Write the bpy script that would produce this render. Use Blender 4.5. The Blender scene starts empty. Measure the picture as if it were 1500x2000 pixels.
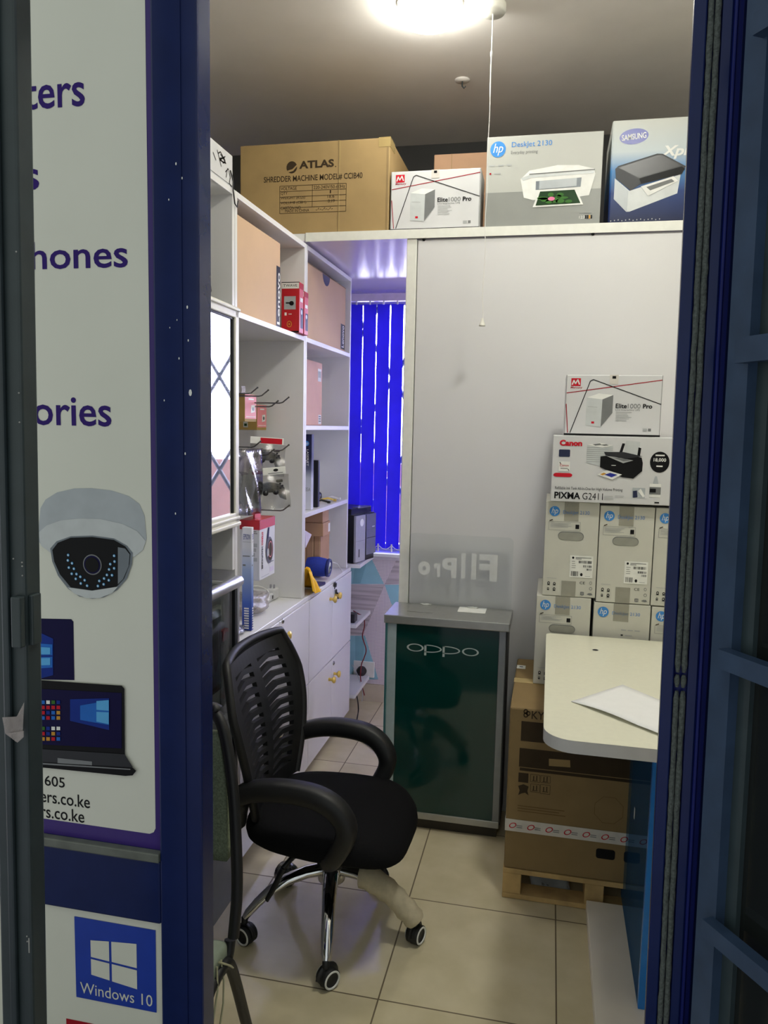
import bpy, bmesh, math, random
from mathutils import Vector, Matrix
random.seed(7)
SC = bpy.context.scene
COL = SC.collection
# ------------------------------------------------------------------ camera
F_PX, CAM_H = 1498.0, 1.55
_yaw, _pit, _rol = math.radians(12.143), math.radians(6.4), math.radians(1.217)
_f = Vector((-math.sin(_yaw) * math.cos(_pit), math.cos(_yaw) * math.cos(_pit), -math.sin(_pit)))
_r = Vector((math.cos(_yaw), math.sin(_yaw), 0.0))
_u = _r.cross(_f)
CAM_R = _r * math.cos(_rol) + _u * math.sin(_rol)
CAM_U = _u * math.cos(_rol) - _r * math.sin(_rol)
CAM_F = _f
CAM_C = Vector((0, 0, CAM_H))
cam_data = bpy.data.cameras.new('camera')
cam_data.sensor_fit = 'HORIZONTAL'
cam_data.sensor_width = 36.0
cam_data.lens = 36.0 * F_PX / 1500.0
cam_data.clip_start = 0.02
cam = bpy.data.objects.new('camera', cam_data)
COL.objects.link(cam)
_m = Matrix((CAM_R, CAM_U, -CAM_F)).transposed().to_4x4()
_m.translation = CAM_C
cam.matrix_world = _m
SC.camera = cam
# ------------------------------------------------------------------ colour management
SC.view_settings.view_transform = 'Standard'
SC.view_settings.look = 'None'
SC.view_settings.gamma = 1.0
SC.view_settings.use_curve_mapping = False
SC.view_settings.exposure = -0.18
# ------------------------------------------------------------------ light
LAMP_STRENGTH = 52.0           # diffuser of the ceiling lamp by the loft
LAMP_STRENGTH_ADDED = 138.0    # added lamp out of view over the desk, fill for the box fronts
SKY_BACK = 24.0                # daylight beyond the rear window
SKY_FRONT = 0.68              # dim arcade outside the shop door
w = bpy.data.worlds.new('world'); SC.world = w; w.use_nodes = True
nt = w.node_tree; nt.nodes.clear()
_out = nt.nodes.new('ShaderNodeOutputWorld'); _bg = nt.nodes.new('ShaderNodeBackground')
_tc = nt.nodes.new('ShaderNodeTexCoord'); _sx = nt.nodes.new('ShaderNodeSeparateXYZ')
_mr = nt.nodes.new('ShaderNodeMapRange'); _mr.interpolation_type = 'SMOOTHSTEP'
_mr.inputs[1].default_value = 0.05; _mr.inputs[2].default_value = 0.45
_mx = nt.nodes.new('ShaderNodeMix'); _mx.data_type = 'RGBA'
_mx.inputs[6].default_value = (SKY_FRONT * 0.93, SKY_FRONT * 1.0, SKY_FRONT * 0.95, 1)
_mx.inputs[7].default_value = (SKY_BACK * 0.86, SKY_BACK * 0.84, SKY_BACK * 1.1, 1)
nt.links.new(_tc.outputs['Generated'], _sx.inputs[0])
nt.links.new(_sx.outputs[1], _mr.inputs[0])
nt.links.new(_mr.outputs[0], _mx.inputs[0])
nt.links.new(_mx.outputs[2], _bg.inputs[0])
nt.links.new(_bg.outputs[0], _out.inputs[0])

# ------------------------------------------------------------------ helpers
def PX(px, py, X=None, Y=None, Z=None):
    """where the sight line of a photograph point meets a real plane of the place"""
    d = CAM_R * ((px - 750) / F_PX) - CAM_U * ((py - 1000) / F_PX) + CAM_F
    if X is not None: t = (X - CAM_C.x) / d.x
    elif Y is not None: t = (Y - CAM_C.y) / d.y
    else: t = (Z - CAM_C.z) / d.z
    return CAM_C + d * t

def lin(c):
    c = c / 255.0
    return c / 12.92 if c <= 0.04045 else ((c + 0.055) / 1.055) ** 2.4

def rgb(r, g, b): return (lin(r), lin(g), lin(b), 1.0)

MATS = {}
def mat(name, c, rough=0.5, metal=0.0, var=0.06, scale=30.0, bump=0.0, bscale=None, spec=0.5, trans=0.0, alpha=1.0, coat=0.0, emit=None, estr=0.0):
    m = bpy.data.materials.new(name); m.use_nodes = True; MATS[name] = m
    n = m.node_tree; b = n.nodes['Principled BSDF']
    base = rgb(*c)
    if name.startswith(('ink_', 'print_')): spec = 0.12
    tc = n.nodes.new('ShaderNodeTexCoord'); nz = n.nodes.new('ShaderNodeTexNoise')
    nz.inputs['Scale'].default_value = scale; nz.inputs['Detail'].default_value = 4.0
    n.links.new(tc.outputs['Object'], nz.inputs['Vector'])
    rp = n.nodes.new('ShaderNodeValToRGB')
    lo, hi = 1 - var, 1 + var
    rp.color_ramp.elements[0].position = 0.3; rp.color_ramp.elements[1].position = 0.7
    rp.color_ramp.elements[0].color = (base[0] * lo, base[1] * lo, base[2] * lo, 1)
    rp.color_ramp.elements[1].color = (min(base[0] * hi, 1), min(base[1] * hi, 1), min(base[2] * hi, 1), 1)
    n.links.new(nz.outputs['Fac'], rp.inputs['Fac'])
    n.links.new(rp.outputs['Color'], b.inputs['Base Color'])
    b.inputs['Roughness'].default_value = rough
    b.inputs['Metallic'].default_value = metal
    b.inputs['Specular IOR Level'].default_value = spec
    if trans: b.inputs['Transmission Weight'].default_value = trans
    if alpha < 1: b.inputs['Alpha'].default_value = alpha
    if coat: b.inputs['Coat Weight'].default_value = coat; b.inputs['Coat Roughness'].default_value = 0.08
    if emit:
        e = rgb(*emit); b.inputs['Emission Color'].default_value = e; b.inputs['Emission Strength'].default_value = estr
    if bump:
        bn = n.nodes.new('ShaderNodeBump'); bn.inputs['Strength'].default_value = bump; bn.inputs['Distance'].default_value = 0.002
        n2 = n.nodes.new('ShaderNodeTexNoise'); n2.inputs['Scale'].default_value = bscale or scale * 4; n2.inputs['Detail'].default_value = 3
        n.links.new(tc.outputs['Object'], n2.inputs['Vector'])
        n.links.new(n2.outputs['Fac'], bn.inputs['Height']); n.links.new(bn.outputs[0], b.inputs['Normal'])
    return m

def gradient(name, axis, span, stops, rough=0.4):
    """print that runs from one ink to another along an object axis"""
    m = bpy.data.materials.new(name); m.use_nodes = True; MATS[name] = m
    n = m.node_tree; b = n.nodes['Principled BSDF']
    tc = n.nodes.new('ShaderNodeTexCoord'); sx = n.nodes.new('ShaderNodeSeparateXYZ'); mr = n.nodes.new('ShaderNodeMapRange')
    mr.inputs[1].default_value = span[0]; mr.inputs[2].default_value = span[1]
    rp = n.nodes.new('ShaderNodeValToRGB')
    el = rp.color_ramp.elements
    while len(el) < len(stops): el.new(0.5)
    for i, (p, c) in enumerate(stops):
        el[i].position = p; el[i].color = rgb(*c)
    n.links.new(tc.outputs['Object'], sx.inputs[0]); n.links.new(sx.outputs[axis], mr.inputs[0])
    n.links.new(mr.outputs[0], rp.inputs[0]); n.links.new(rp.outputs[0], b.inputs['Base Color'])
    b.inputs['Roughness'].default_value = rough; b.inputs['Specular IOR Level'].default_value = 0.25
    return m

class MB:
    """collects faces for ONE mesh object"""
    def __init__(s): s.v = []; s.f = []; s.m = []; s.sm = []
    def add(s, vs, fs, m, smooth=False):
        o = len(s.v); s.v += [Vector(p) for p in vs]
        for f in fs: s.f.append([i + o for i in f]); s.m.append(m); s.sm.append(smooth)
    def box(s, x0, y0, z0, x1, y1, z1, m, b=0.0, seg=2):
        if x0 > x1: x0, x1 = x1, x0
        if y0 > y1: y0, y1 = y1, y0
        if z0 > z1: z0, z1 = z1, z0
        if b <= 0:
            s.add([(x0, y0, z0), (x1, y0, z0), (x1, y1, z0), (x0, y1, z0), (x0, y0, z1), (x1, y0, z1), (x1, y1, z1), (x0, y1, z1)],
                  [(0, 3, 2, 1), (4, 5, 6, 7), (0, 1, 5, 4), (1, 2, 6, 5), (2, 3, 7, 6), (3, 0, 4, 7)], m)
            return
        bm = bmesh.new(); bmesh.ops.create_cube(bm, size=1.0)
        for v in bm.verts:
            v.co = Vector(((x0 + x1) / 2 + v.co.x * (x1 - x0), (y0 + y1) / 2 + v.co.y * (y1 - y0), (z0 + z1) / 2 + v.co.z * (z1 - z0)))
        bmesh.ops.bevel(bm, geom=bm.edges[:], offset=b, segments=seg, profile=0.5, affect='EDGES')
        bm.verts.ensure_lookup_table(); bm.verts.index_update()
        s.add([v.co.copy() for v in bm.verts], [[v.index for v in f.verts] for f in bm.faces], m, seg > 2)
        bm.free()
    def obox(s, c, ax, ay, az, m):
        c, ax, ay, az = Vector(c), Vector(ax), Vector(ay), Vector(az)
        vs = [c + ax * i + ay * j + az * k for k in (-1, 1) for (i, j) in ((-1, -1), (1, -1), (1, 1), (-1, 1))]
        s.add(vs, [(0, 3, 2, 1), (4, 5, 6, 7), (0, 1, 5, 4), (1, 2, 6, 5), (2, 3, 7, 6), (3, 0, 4, 7)], m)
    def tube(s, pts, r, m, n=8, caps=True, flat=None):
        pts = [Vector(p) for p in pts]; k = len(pts)
        rs = r if isinstance(r, (list, tuple)) else [r] * k
        tang = [(pts[min(i + 1, k - 1)] - pts[max(i - 1, 0)]).normalized() for i in range(k)]
        ref = Vector((0, 0, 1)) if abs(tang[0].z) < 0.9 else Vector((1, 0, 0))
        nrm = (ref - tang[0] * ref.dot(tang[0])).normalized()
        vs = []; fs = []
        for i in range(k):
            if i: nrm = (nrm - tang[i] * nrm.dot(tang[i])).normalized()
            bn = tang[i].cross(nrm)
            a, b2 = (rs[i], rs[i]) if flat is None else (rs[i] * flat[0], rs[i] * flat[1])
            for j in range(n):
                t = 2 * math.pi * j / n
                vs.append(pts[i] + nrm * math.cos(t) * a + bn * math.sin(t) * b2)
        for i in range(k - 1):
            for j in range(n):
                fs.append((i * n + j, i * n + (j + 1) % n, (i + 1) * n + (j + 1) % n, (i + 1) * n + j))
        s.add(vs, fs, m, True)
        if caps: s.add(vs[:n], [list(range(n))[::-1]], m); s.add(vs[-n:], [list(range(n))], m)
    def lathe(s, prof, c, m, axis=(0, 0, 1), n=24, smooth=True):
        c = Vector(c); az = Vector(axis).normalized()
        ax = az.orthogonal().normalized(); ay = az.cross(ax)
        vs = []; fs = []
        for (r, z) in prof:
            for j in range(n):
                t = 2 * math.pi * j / n
                vs.append(c + az * z + ax * math.cos(t) * r + ay * math.sin(t) * r)
        for i in range(len(prof) - 1):
            for j in range(n):
                fs.append((i * n + j, i * n + (j + 1) % n, (i + 1) * n + (j + 1) % n, (i + 1) * n + j))
        s.add(vs, fs, m, smooth)
        if prof[0][0] > 1e-6: s.add(vs[:n], [list(range(n))[::-1]], m)
        if prof[-1][0] > 1e-6: s.add(vs[-n:], [list(range(n))], m)
    def grid(s, fn, nu, nv, m, thick=None, smooth=True):
        vs = [Vector(fn(i / nu, j / nv)) for j in range(nv + 1) for i in range(nu + 1)]
        q = [(j * (nu + 1) + i, j * (nu + 1) + i + 1, (j + 1) * (nu + 1) + i + 1, (j + 1) * (nu + 1) + i) for j in range(nv) for i in range(nu)]
        if thick is None: s.add(vs, q, m, smooth); return
        t = Vector(thick); k = len(vs)
        v2 = vs + [p + t for p in vs]
        fs = [f for f in q] + [tuple(i + k for i in f[::-1]) for f in q]
        W = nu + 1
        ring = [i for i in range(W)] + [j * W + nu for j in range(1, nv + 1)] + [nv * W + i for i in range(nu - 1, -1, -1)] + [j * W for j in range(nv - 1, 0, -1)]
        for a, b in zip(ring, ring[1:] + ring[:1]): fs.append((b, a, a + k, b + k))
        s.add(v2, fs, m, smooth)
    def prism(s, outline, d, m, smooth=False):
        """flat outline (3d points) pushed along d"""
        o = [Vector(p) for p in outline]; k = len(o); d = Vector(d)
        s.add(o + [p + d for p in o], [list(range(k))[::-1], [i + k for i in range(k)]], m)
        s.add(o + [p + d for p in o], [(i, (i + 1) % k, (i + 1) % k + k, i + k) for i in range(k)], m, smooth)
    def build(s, name, parent=None, local=False, origin=None):
        used = []
        for x in s.m:
            if x not in used: used.append(x)
        me = bpy.data.meshes.new(name)
        if local: off = Vector((0, 0, 0)); loc = Vector((0, 0, 0))
        elif parent is not None: off = WORLD[parent.name]; loc = Vector((0, 0, 0))
        else:
            xs = [p.x for p in s.v]; ys = [p.y for p in s.v]; zs = [p.z for p in s.v]
            off = Vector(origin) if origin is not None else Vector(((min(xs) + max(xs)) / 2, (min(ys) + max(ys)) / 2, min(zs)))
            loc = off
        me.from_pydata([p - off for p in s.v], [], s.f)
        for u in used: me.materials.append(MATS[u])
        me.polygons.foreach_set('material_index', [used.index(x) for x in s.m])
        me.polygons.foreach_set('use_smooth', s.sm)
        me.update()
        o = bpy.data.objects.new(name, me); COL.objects.link(o)
        if parent is not None: o.parent = parent
        o.location = loc
        WORLD[o.name] = off.copy() if not local else Vector((0, 0, 0))
        return o
WORLD = {}

def tag(o, label=None, cat=None, group=None, kind=None):
    if label: o['label'] = label
    if cat: o['category'] = cat
    if group: o['group'] = group
    if kind: o['kind'] = kind
    return o
def empty(name, loc, label=None, cat=None, group=None, kind=None, rz=0.0):
    o = bpy.data.objects.new(name, None); COL.objects.link(o); o.location = loc
    o.rotation_euler = (0, 0, rz); o.empty_display_size = 0.1
    WORLD[o.name] = Vector(loc)
    return tag(o, label, cat, group, kind)
def copy_tree(o, parent=None):
    c = o.copy(); COL.objects.link(c)
    if parent is not None: c.parent = parent
    WORLD[c.name] = WORLD[o.name].copy()
    for ch in [x for x in COL.objects if x.parent == o]: copy_tree(ch, c)
    return c

# ---- flat printing -------------------------------------------------
class Frame:
    """a printable face: origin, u direction, v direction, outward normal (all real metres)"""
    def __init__(s, O, U, V, mb):
        s.O = Vector(O); s.U = Vector(U); s.V = Vector(V); s.N = s.U.cross(s.V).normalized(); s.mb = mb
    def at(s, u, v, l): return s.O + s.U * u + s.V * v + s.N * l
LIFT = 0.0006
def poly(F, pts, m, layer=1, smooth=False):
    F.mb.add([F.at(u, v, LIFT * layer) for (u, v) in pts], [list(range(len(pts)))], m)
def rect(F, u0, v0, u1, v1, m, layer=1): poly(F, [(u0, v0), (u1, v0), (u1, v1), (u0, v1)], m, layer)
def rrect(F, u0, v0, u1, v1, ru, rv, m, layer=1):
    pts = []
    for cx, cy, a0 in ((u1 - ru, v0 + rv, -90), (u1 - ru, v1 - rv, 0), (u0 + ru, v1 - rv, 90), (u0 + ru, v0 + rv, 180)):
        for k in range(6):
            t = math.radians(a0 + 18 * k); pts.append((cx + ru * math.cos(t), cy + rv * math.sin(t)))
    poly(F, pts, m, layer)
def disc(F, u, v, ru, rv, m, layer=1, n=28, rot=0.0):
    c, s_ = math.cos(rot), math.sin(rot)
    L = F.U.length / F.V.length
    pts = []
    for k in range(n):
        a = math.cos(2 * math.pi * k / n) * ru * L; b = math.sin(2 * math.pi * k / n) * rv
        pts.append((u + (a * c - b * s_) / L, v + a * s_ + b * c))
    poly(F, pts, m, layer)
def ring(F, u, v, ru, rv, t, m, layer=1, n=32):
    for k in range(n):
        a, b = 2 * math.pi * k / n, 2 * math.pi * (k + 1) / n
        poly(F, [(u + ru * math.cos(a), v + rv * math.sin(a)), (u + ru * math.cos(b), v + rv * math.sin(b)),
                 (u + ru * (1 - t) * math.cos(b), v + rv * (1 - t) * math.sin(b)), (u + ru * (1 - t) * math.cos(a), v + rv * (1 - t) * math.sin(a))], m, layer)
def stroke(F, u0, v0, u1, v1, wd, m, layer=1):
    """line of real width wd"""
    a = F.U * (u1 - u0) + F.V * (v1 - v0)
    p = F.N.cross(a).normalized() * wd / 2
    A, B = F.at(u0, v0, LIFT * layer), F.at(u1, v1, LIFT * layer)
    F.mb.add([A - p, B - p, B + p, A + p], [(0, 1, 2, 3)], m)
_GL = {}
def glyphs(s, bold, shear):
    k = (s, bold, shear)
    if k not in _GL:
        c = bpy.data.curves.new('t', 'FONT'); c.body = s; c.resolution_u = 3; c.offset = bold; c.shear = shear
        c.dimensions = '2D'; c.fill_mode = 'FRONT'
        o = bpy.data.objects.new('t', c); me = bpy.data.meshes.new_from_object(o)
        vs = [v.co.copy() for v in me.vertices]; fs = [list(p.vertices) for p in me.polygons]
        bpy.data.meshes.remove(me); bpy.data.objects.remove(o); bpy.data.curves.remove(c)
        _GL[k] = (vs, fs, min(v.x for v in vs), max(v.x for v in vs), min(v.y for v in vs), max(v.y for v in vs))
    return _GL[k]
def text(F, s, u0, v0, u1, v1, m, layer=2, bold=0.0, shear=0.0, mirror=False, rot=0.0):
    """lettering fitted into a rectangle of the face"""
    vs, fs, xa, xb, ya, yb = glyphs(s, bold, shear)
    L = F.U.length / F.V.length
    cu, cv = (u0 + u1) / 2, (v0 + v1) / 2; c, sn = math.cos(rot), math.sin(rot)
    out = []
    for p in vs:
        a = (p.x - xa) / (xb - xa) - 0.5; b = (p.y - ya) / (yb - ya) - 0.5
        if mirror: a = -a
        a *= (u1 - u0) * L; b *= (v1 - v0)
        out.append(F.at(cu + (a * c - b * sn) / L, cv + a * sn + b * c, LIFT * layer))
    F.mb.add(out, fs, m)
def fine(F, u0, v0, u1, v1, n, m, layer=2, fill=0.45, rnd=0.25):
    """unreadable small print as rows of thin bars"""
    h = (v1 - v0) / n
    for k in range(n):
        e = u1 - (u1 - u0) * random.random() * rnd
        rect(F, u0, v1 - h * (k + fill), e, v1 - h * k, m, layer)
def barcode(F, u0, v0, u1, v1, n, m, layer=3):
    x = u0; st = (u1 - u0) / n
    for k in range(n):
        rect(F, x, v0, x + st * random.uniform(0.25, 0.75), v1, m, layer); x += st

# ------------------------------------------------------------------ materials
mat('white_paint', (226, 226, 222), 0.45, var=0.02, scale=8, bump=0.05)
mat('white_laminate', (228, 227, 226), 0.28, var=0.015, scale=6)
mat('white_edge', (236, 236, 228), 0.4, var=0.03, scale=40)
mat('cabinet_white', (226, 224, 228), 0.22, var=0.012, scale=5)
mat('board_white', (222, 221, 222), 0.35, var=0.012, scale=3)
mat('ceiling_paint', (240, 234, 228), 0.8, var=0.03, scale=5, bump=0.1, bscale=60)
mat('dark_grey_paint', (70, 70, 70), 0.85, var=0.1, scale=6)
mat('cream_wall', (214, 210, 198), 0.7, var=0.03, scale=6)
mat('bay_ceiling', (226, 216, 232), 0.22, var=0.02, scale=4)
mat('navy_paint', (20, 34, 82), 0.25, var=0.10, scale=14, bump=0.06, bscale=25, spec=0.3)
mat('bright_navy', (20, 30, 100), 0.35, var=0.08, scale=20, spec=0.25)
mat('slate_steel', (46, 56, 58), 0.42, var=0.12, scale=18, bump=0.1, bscale=40)
mat('slate_dark', (40, 50, 54), 0.45, var=0.15, scale=18)
mat('gate_blue', (54, 72, 98), 0.36, var=0.14, scale=22, bump=0.15, bscale=30, spec=0.35)
mat('gate_dark', (50, 62, 66), 0.4, var=0.15, scale=20)
mat('bead_grey', (104, 108, 100), 0.45, var=0.2, scale=30)
mat('paving', (74, 74, 70), 0.7, var=0.15, scale=6)
mat('worn_metal', (150, 150, 146), 0.5, var=0.3, scale=60)
mat('pile_grey', (84, 90, 87), 1.0, var=0.35, scale=220, bump=1.0, bscale=400)
mat('dark_glass', (30, 33, 32), 0.06, var=0.3, scale=3)
mat('poster_white', (222, 222, 208), 0.24, var=0.02, scale=5, coat=0.35)
mat('poster_purple', (58, 36, 116), 0.3, var=0.05)
mat('ink_indigo', (52, 30, 112), 0.3, var=0.04)
mat('ink_black', (24, 24, 26), 0.4, var=0.05)
mat('ink_grey', (120, 122, 122), 0.5)
mat('ink_lightgrey', (176, 178, 178), 0.5)
mat('ink_red', (196, 32, 48), 0.4)
mat('ink_darkred', (158, 26, 40), 0.4)
mat('ink_blue', (74, 142, 214), 0.4)
mat('ink_paleblue', (98, 142, 204), 0.4)
mat('ink_white', (236, 236, 232), 0.4)
mat('ink_brown', (64, 52, 38), 0.6)
mat('ink_faintbrown', (116, 92, 58), 0.7)
mat('print_navy', (18, 14, 62), 0.3)
mat('print_sky', (96, 176, 232), 0.3)
mat('print_cyanblue', (44, 110, 200), 0.3)
mat('print_midblue', (26, 52, 140), 0.3)
mat('print_green', (60, 110, 46), 0.4)
mat('print_darkgreen', (34, 62, 34), 0.4)
mat('print_pink', (232, 130, 170), 0.4)
mat('print_orange', (206, 150, 60), 0.4)
mat('silver_print', (176, 182, 186), 0.35, var=0.05)
mat('silver_print_light', (200, 204, 204), 0.35, var=0.05)
mat('silver_print_dark', (112, 120, 128), 0.35, var=0.06)
mat('sticker_blue', (30, 62, 166), 0.3)
mat('aluminium', (196, 198, 202), 0.3, metal=0.85, var=0.06, scale=30)
mat('brushed_grey', (168, 168, 164), 0.3, metal=0.6, var=0.05, scale=40)
mat('chrome', (224, 224, 228), 0.08, metal=1.0, var=0.03)
mat('black_plastic', (22, 22, 24), 0.5, var=0.1, scale=40, bump=0.05)
mat('black_fabric', (17, 17, 19), 0.95, var=0.25, scale=300, bump=0.6, bscale=900, spec=0.15)
mat('rubber_black', (20, 20, 20), 0.6, var=0.1)
mat('wheel_white', (226, 226, 222), 0.5)
mat('foam_wrap', (196, 184, 156), 0.85, var=0.12, scale=40, bump=0.8, bscale=60)
mat('clear_wrap', (170, 160, 156), 0.25, var=0.2, scale=60, alpha=0.5)
mat('green_fabric', (126, 136, 112), 0.95, var=0.3, scale=260, bump=0.6, bscale=500, spec=0.15)
mat('green_cover', (136, 146, 128), 0.9, var=0.12, scale=30, bump=0.3)
mat('string', (176, 172, 140), 0.9)
mat('kraft', (160, 133, 88), 0.75, var=0.06, scale=14, bump=0.05, bscale=80)
mat('kraft_light', (206, 172, 138), 0.7, var=0.03, scale=10)
mat('kraft_pink', (222, 178, 160), 0.7, var=0.04, scale=12)
mat('kraft_mid', (176, 138, 108), 0.72, var=0.05, scale=14)
mat('kraft_dark', (140, 116, 76), 0.75, var=0.06, scale=14)
mat('flap_gap', (60, 46, 30), 0.9)
mat('tape_clear', (196, 172, 116), 0.18, var=0.05, alpha=0.55)
mat('tape_tan', (190, 166, 112), 0.25, var=0.05)
mat('tape_grey', (150, 148, 136), 0.25, var=0.06)
mat('tape_white', (214, 208, 200), 0.25, var=0.06)
mat('paper', (240, 240, 240), 0.6, var=0.015)
mat('box_grey', (204, 203, 192), 0.6, var=0.02, scale=20)
mat('box_silver', (182, 183, 177), 0.45, var=0.02, scale=10)
mat('box_silver_low', (140, 142, 138), 0.45, var=0.03, scale=10)
mat('box_white', (212, 212, 213), 0.4, var=0.015, scale=10)
mat('box_grey_hole', (150, 150, 140), 0.6)
mat('label_white', (236, 236, 230), 0.5)
mat('samsung_blue', (32, 44, 150), 0.35)
mat('navy_box', (22, 32, 70), 0.4)
mat('pallet_wood', (196, 164, 110), 0.75, var=0.18, scale=20, bump=0.3, bscale=60)
mat('desk_cream', (228, 226, 206), 0.3, var=0.02, scale=60)
mat('desk_edge', (208, 206, 204), 0.4, var=0.03)
mat('blue_edge', (20, 120, 205), 0.25, var=0.05)
mat('counter_green', (6, 52, 48), 0.08, var=0.06, scale=4, spec=0.6)
mat('counter_letter', (176, 188, 186), 0.4)
mat('counter_trim', (186, 204, 208), 0.25, metal=0.3)
mat('counter_side', (132, 136, 140), 0.25, metal=0.4)
mat('frost', (240, 242, 240), 0.6, alpha=0.7)
mat('blind_headrail', (206, 190, 214), 0.4)
mat('knob_brass', (222, 190, 96), 0.28, metal=0.25, var=0.08)
mat('lock_black', (22, 22, 24), 0.35)
mat('lock_chrome', (180, 180, 186), 0.2, metal=0.9)
mat('mirror_silver', (225, 225, 228), 0.02, metal=1.0, var=0.01, scale=2)
mat('mirror_gasket', (28, 30, 36), 0.5)
mat('moulded_frame', (232, 230, 218), 0.38, var=0.03, scale=20)
mat('white_switch', (226, 224, 214), 0.4)
mat('cord_white', (236, 234, 230), 0.6)
mat('cord_black', (26, 22, 24), 0.5)
mat('cord_red', (132, 36, 42), 0.5)
mat('red_box', (188, 30, 42), 0.38, var=0.05)
mat('red_top', (206, 40, 50), 0.38, var=0.04)
mat('blue_speaker', (34, 58, 160), 0.8, var=0.15, scale=160, bump=0.4, bscale=500)
mat('blue_rubber', (26, 40, 112), 0.5)
mat('yellow_cloth', (238, 184, 24), 0.75, var=0.08, scale=30, bump=0.2)
mat('navy_cloth', (44, 40, 84), 0.8, var=0.15, scale=60)
mat('printer_black', (34, 34, 38), 0.35, var=0.06)
mat('printer_grey', (128, 128, 134), 0.32, metal=0.25, var=0.05)
mat('printer_lightgrey', (170, 170, 176), 0.35, var=0.04)
mat('wire_metal', (120, 120, 118), 0.25, metal=0.9, var=0.05)
mat('pad_grey', (70, 70, 80), 0.35, var=0.1, scale=80)
mat('pad_black', (28, 28, 34), 0.35, var=0.1)
mat('pink_print', (226, 134, 140), 0.5, var=0.04)
mat('olive_kraft', (158, 128, 66), 0.7, var=0.08)
mat('lilac_box', (206, 196, 212), 0.5, var=0.03)
mat('dado_aqua', (150, 198, 208), 0.6, var=0.05, scale=14)
mat('dado_aqua_dark', (132, 182, 194), 0.6, var=0.05, scale=14)
mat('dado_border', (216, 208, 214), 0.6)
mat('skirting_tile', (208, 194, 170), 0.25, var=0.05, scale=14)
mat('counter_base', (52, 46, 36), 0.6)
mat('neutral_grey', (126, 128, 130), 0.5, var=0.05)
mat('outside_wall', (196, 150, 140), 0.9, var=0.1, scale=3)
mat('outside_slab', (150, 146, 142), 0.9, var=0.1, scale=3)
mat('black_bag', (26, 27, 30), 0.18, var=0.2, scale=40, bump=0.5, bscale=30)

def nodes_of(name):
    m = bpy.data.materials.new(name); m.use_nodes = True; MATS[name] = m
    n = m.node_tree; return m, n, n.nodes['Principled BSDF']
def thin(name, c, glossy=0.12, rough=0.03, tint=0.9, fres=1.0):
    """thin clear sheet: mostly see-through with a Fresnel sheen"""
    m = bpy.data.materials.new(name); m.use_nodes = True; MATS[name] = m
    n = m.node_tree; n.nodes.clear()
    o = n.nodes.new('ShaderNodeOutputMaterial'); mx = n.nodes.new('ShaderNodeMixShader')
    tr = n.nodes.new('ShaderNodeBsdfTransparent'); gl = n.nodes.new('ShaderNodeBsdfGlossy')
    fr = n.nodes.new('ShaderNodeFresnel'); fr.inputs[0].default_value = 1.45
    ad = n.nodes.new('ShaderNodeMath'); ad.operation = 'ADD'; ad.inputs[1].default_value = glossy
    nz = n.nodes.new('ShaderNodeTexNoise'); nz.inputs['Scale'].default_value = 25
    bp = n.nodes.new('ShaderNodeBump'); bp.inputs['Strength'].default_value = 0.25 if tint < 0.9 else 0.0; bp.inputs['Distance'].default_value = 0.004
    n.links.new(nz.outputs['Fac'], bp.inputs['Height']); n.links.new(bp.outputs[0], gl.inputs['Normal'])
    tr.inputs[0].default_value = rgb(*c); gl.inputs['Roughness'].default_value = rough
    ml = n.nodes.new('ShaderNodeMath'); ml.operation = 'MULTIPLY'; ml.inputs[1].default_value = fres; n.links.new(fr.outputs[0], ml.inputs[0]); n.links.new(ml.outputs[0], ad.inputs[0]); n.links.new(ad.outputs[0], mx.inputs[0])
    n.links.new(tr.outputs[0], mx.inputs[1]); n.links.new(gl.outputs[0], mx.inputs[2]); n.links.new(mx.outputs[0], o.inputs[0])
thin('clear_acrylic', (251, 252, 252), 0.0, 0.05, 0.95, 0.45)
thin('window_glass', (245, 247, 250), 0.0, 0.0, 0.95)
thin('case_glass', (210, 214, 214), 0.03, 0.02, 0.95)
thin('counter_glass', (190, 224, 222), 0.02, 0.02, 0.95)
thin('plastic_bag', (214, 214, 216), 0.16, 0.12, 0.8)

mat('glass_edge', (120, 176, 180), 0.15, var=0.05)
# blue film on glass: see-through with some colour of its own
m = bpy.data.materials.new('blue_glass'); m.use_nodes = True; MATS['blue_glass'] = m
n = m.node_tree; n.nodes.clear()
o_ = n.nodes.new('ShaderNodeOutputMaterial'); tr = n.nodes.new('ShaderNodeBsdfTransparent'); tr.inputs[0].default_value = rgb(192, 208, 226)
df = n.nodes.new('ShaderNodeBsdfDiffuse'); nz = n.nodes.new('ShaderNodeTexNoise'); nz.inputs['Scale'].default_value = 3
rp = n.nodes.new('ShaderNodeValToRGB'); rp.color_ramp.elements[0].color = rgb(66, 124, 176); rp.color_ramp.elements[1].color = rgb(84, 138, 186)
n.links.new(nz.outputs['Fac'], rp.inputs[0]); n.links.new(rp.outputs[0], df.inputs[0])
ms = n.nodes.new('ShaderNodeMixShader'); ms.inputs[0].default_value = 0.17
n.links.new(tr.outputs[0], ms.inputs[1]); n.links.new(df.outputs[0], ms.inputs[2]); n.links.new(ms.outputs[0], o_.inputs[0])
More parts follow.
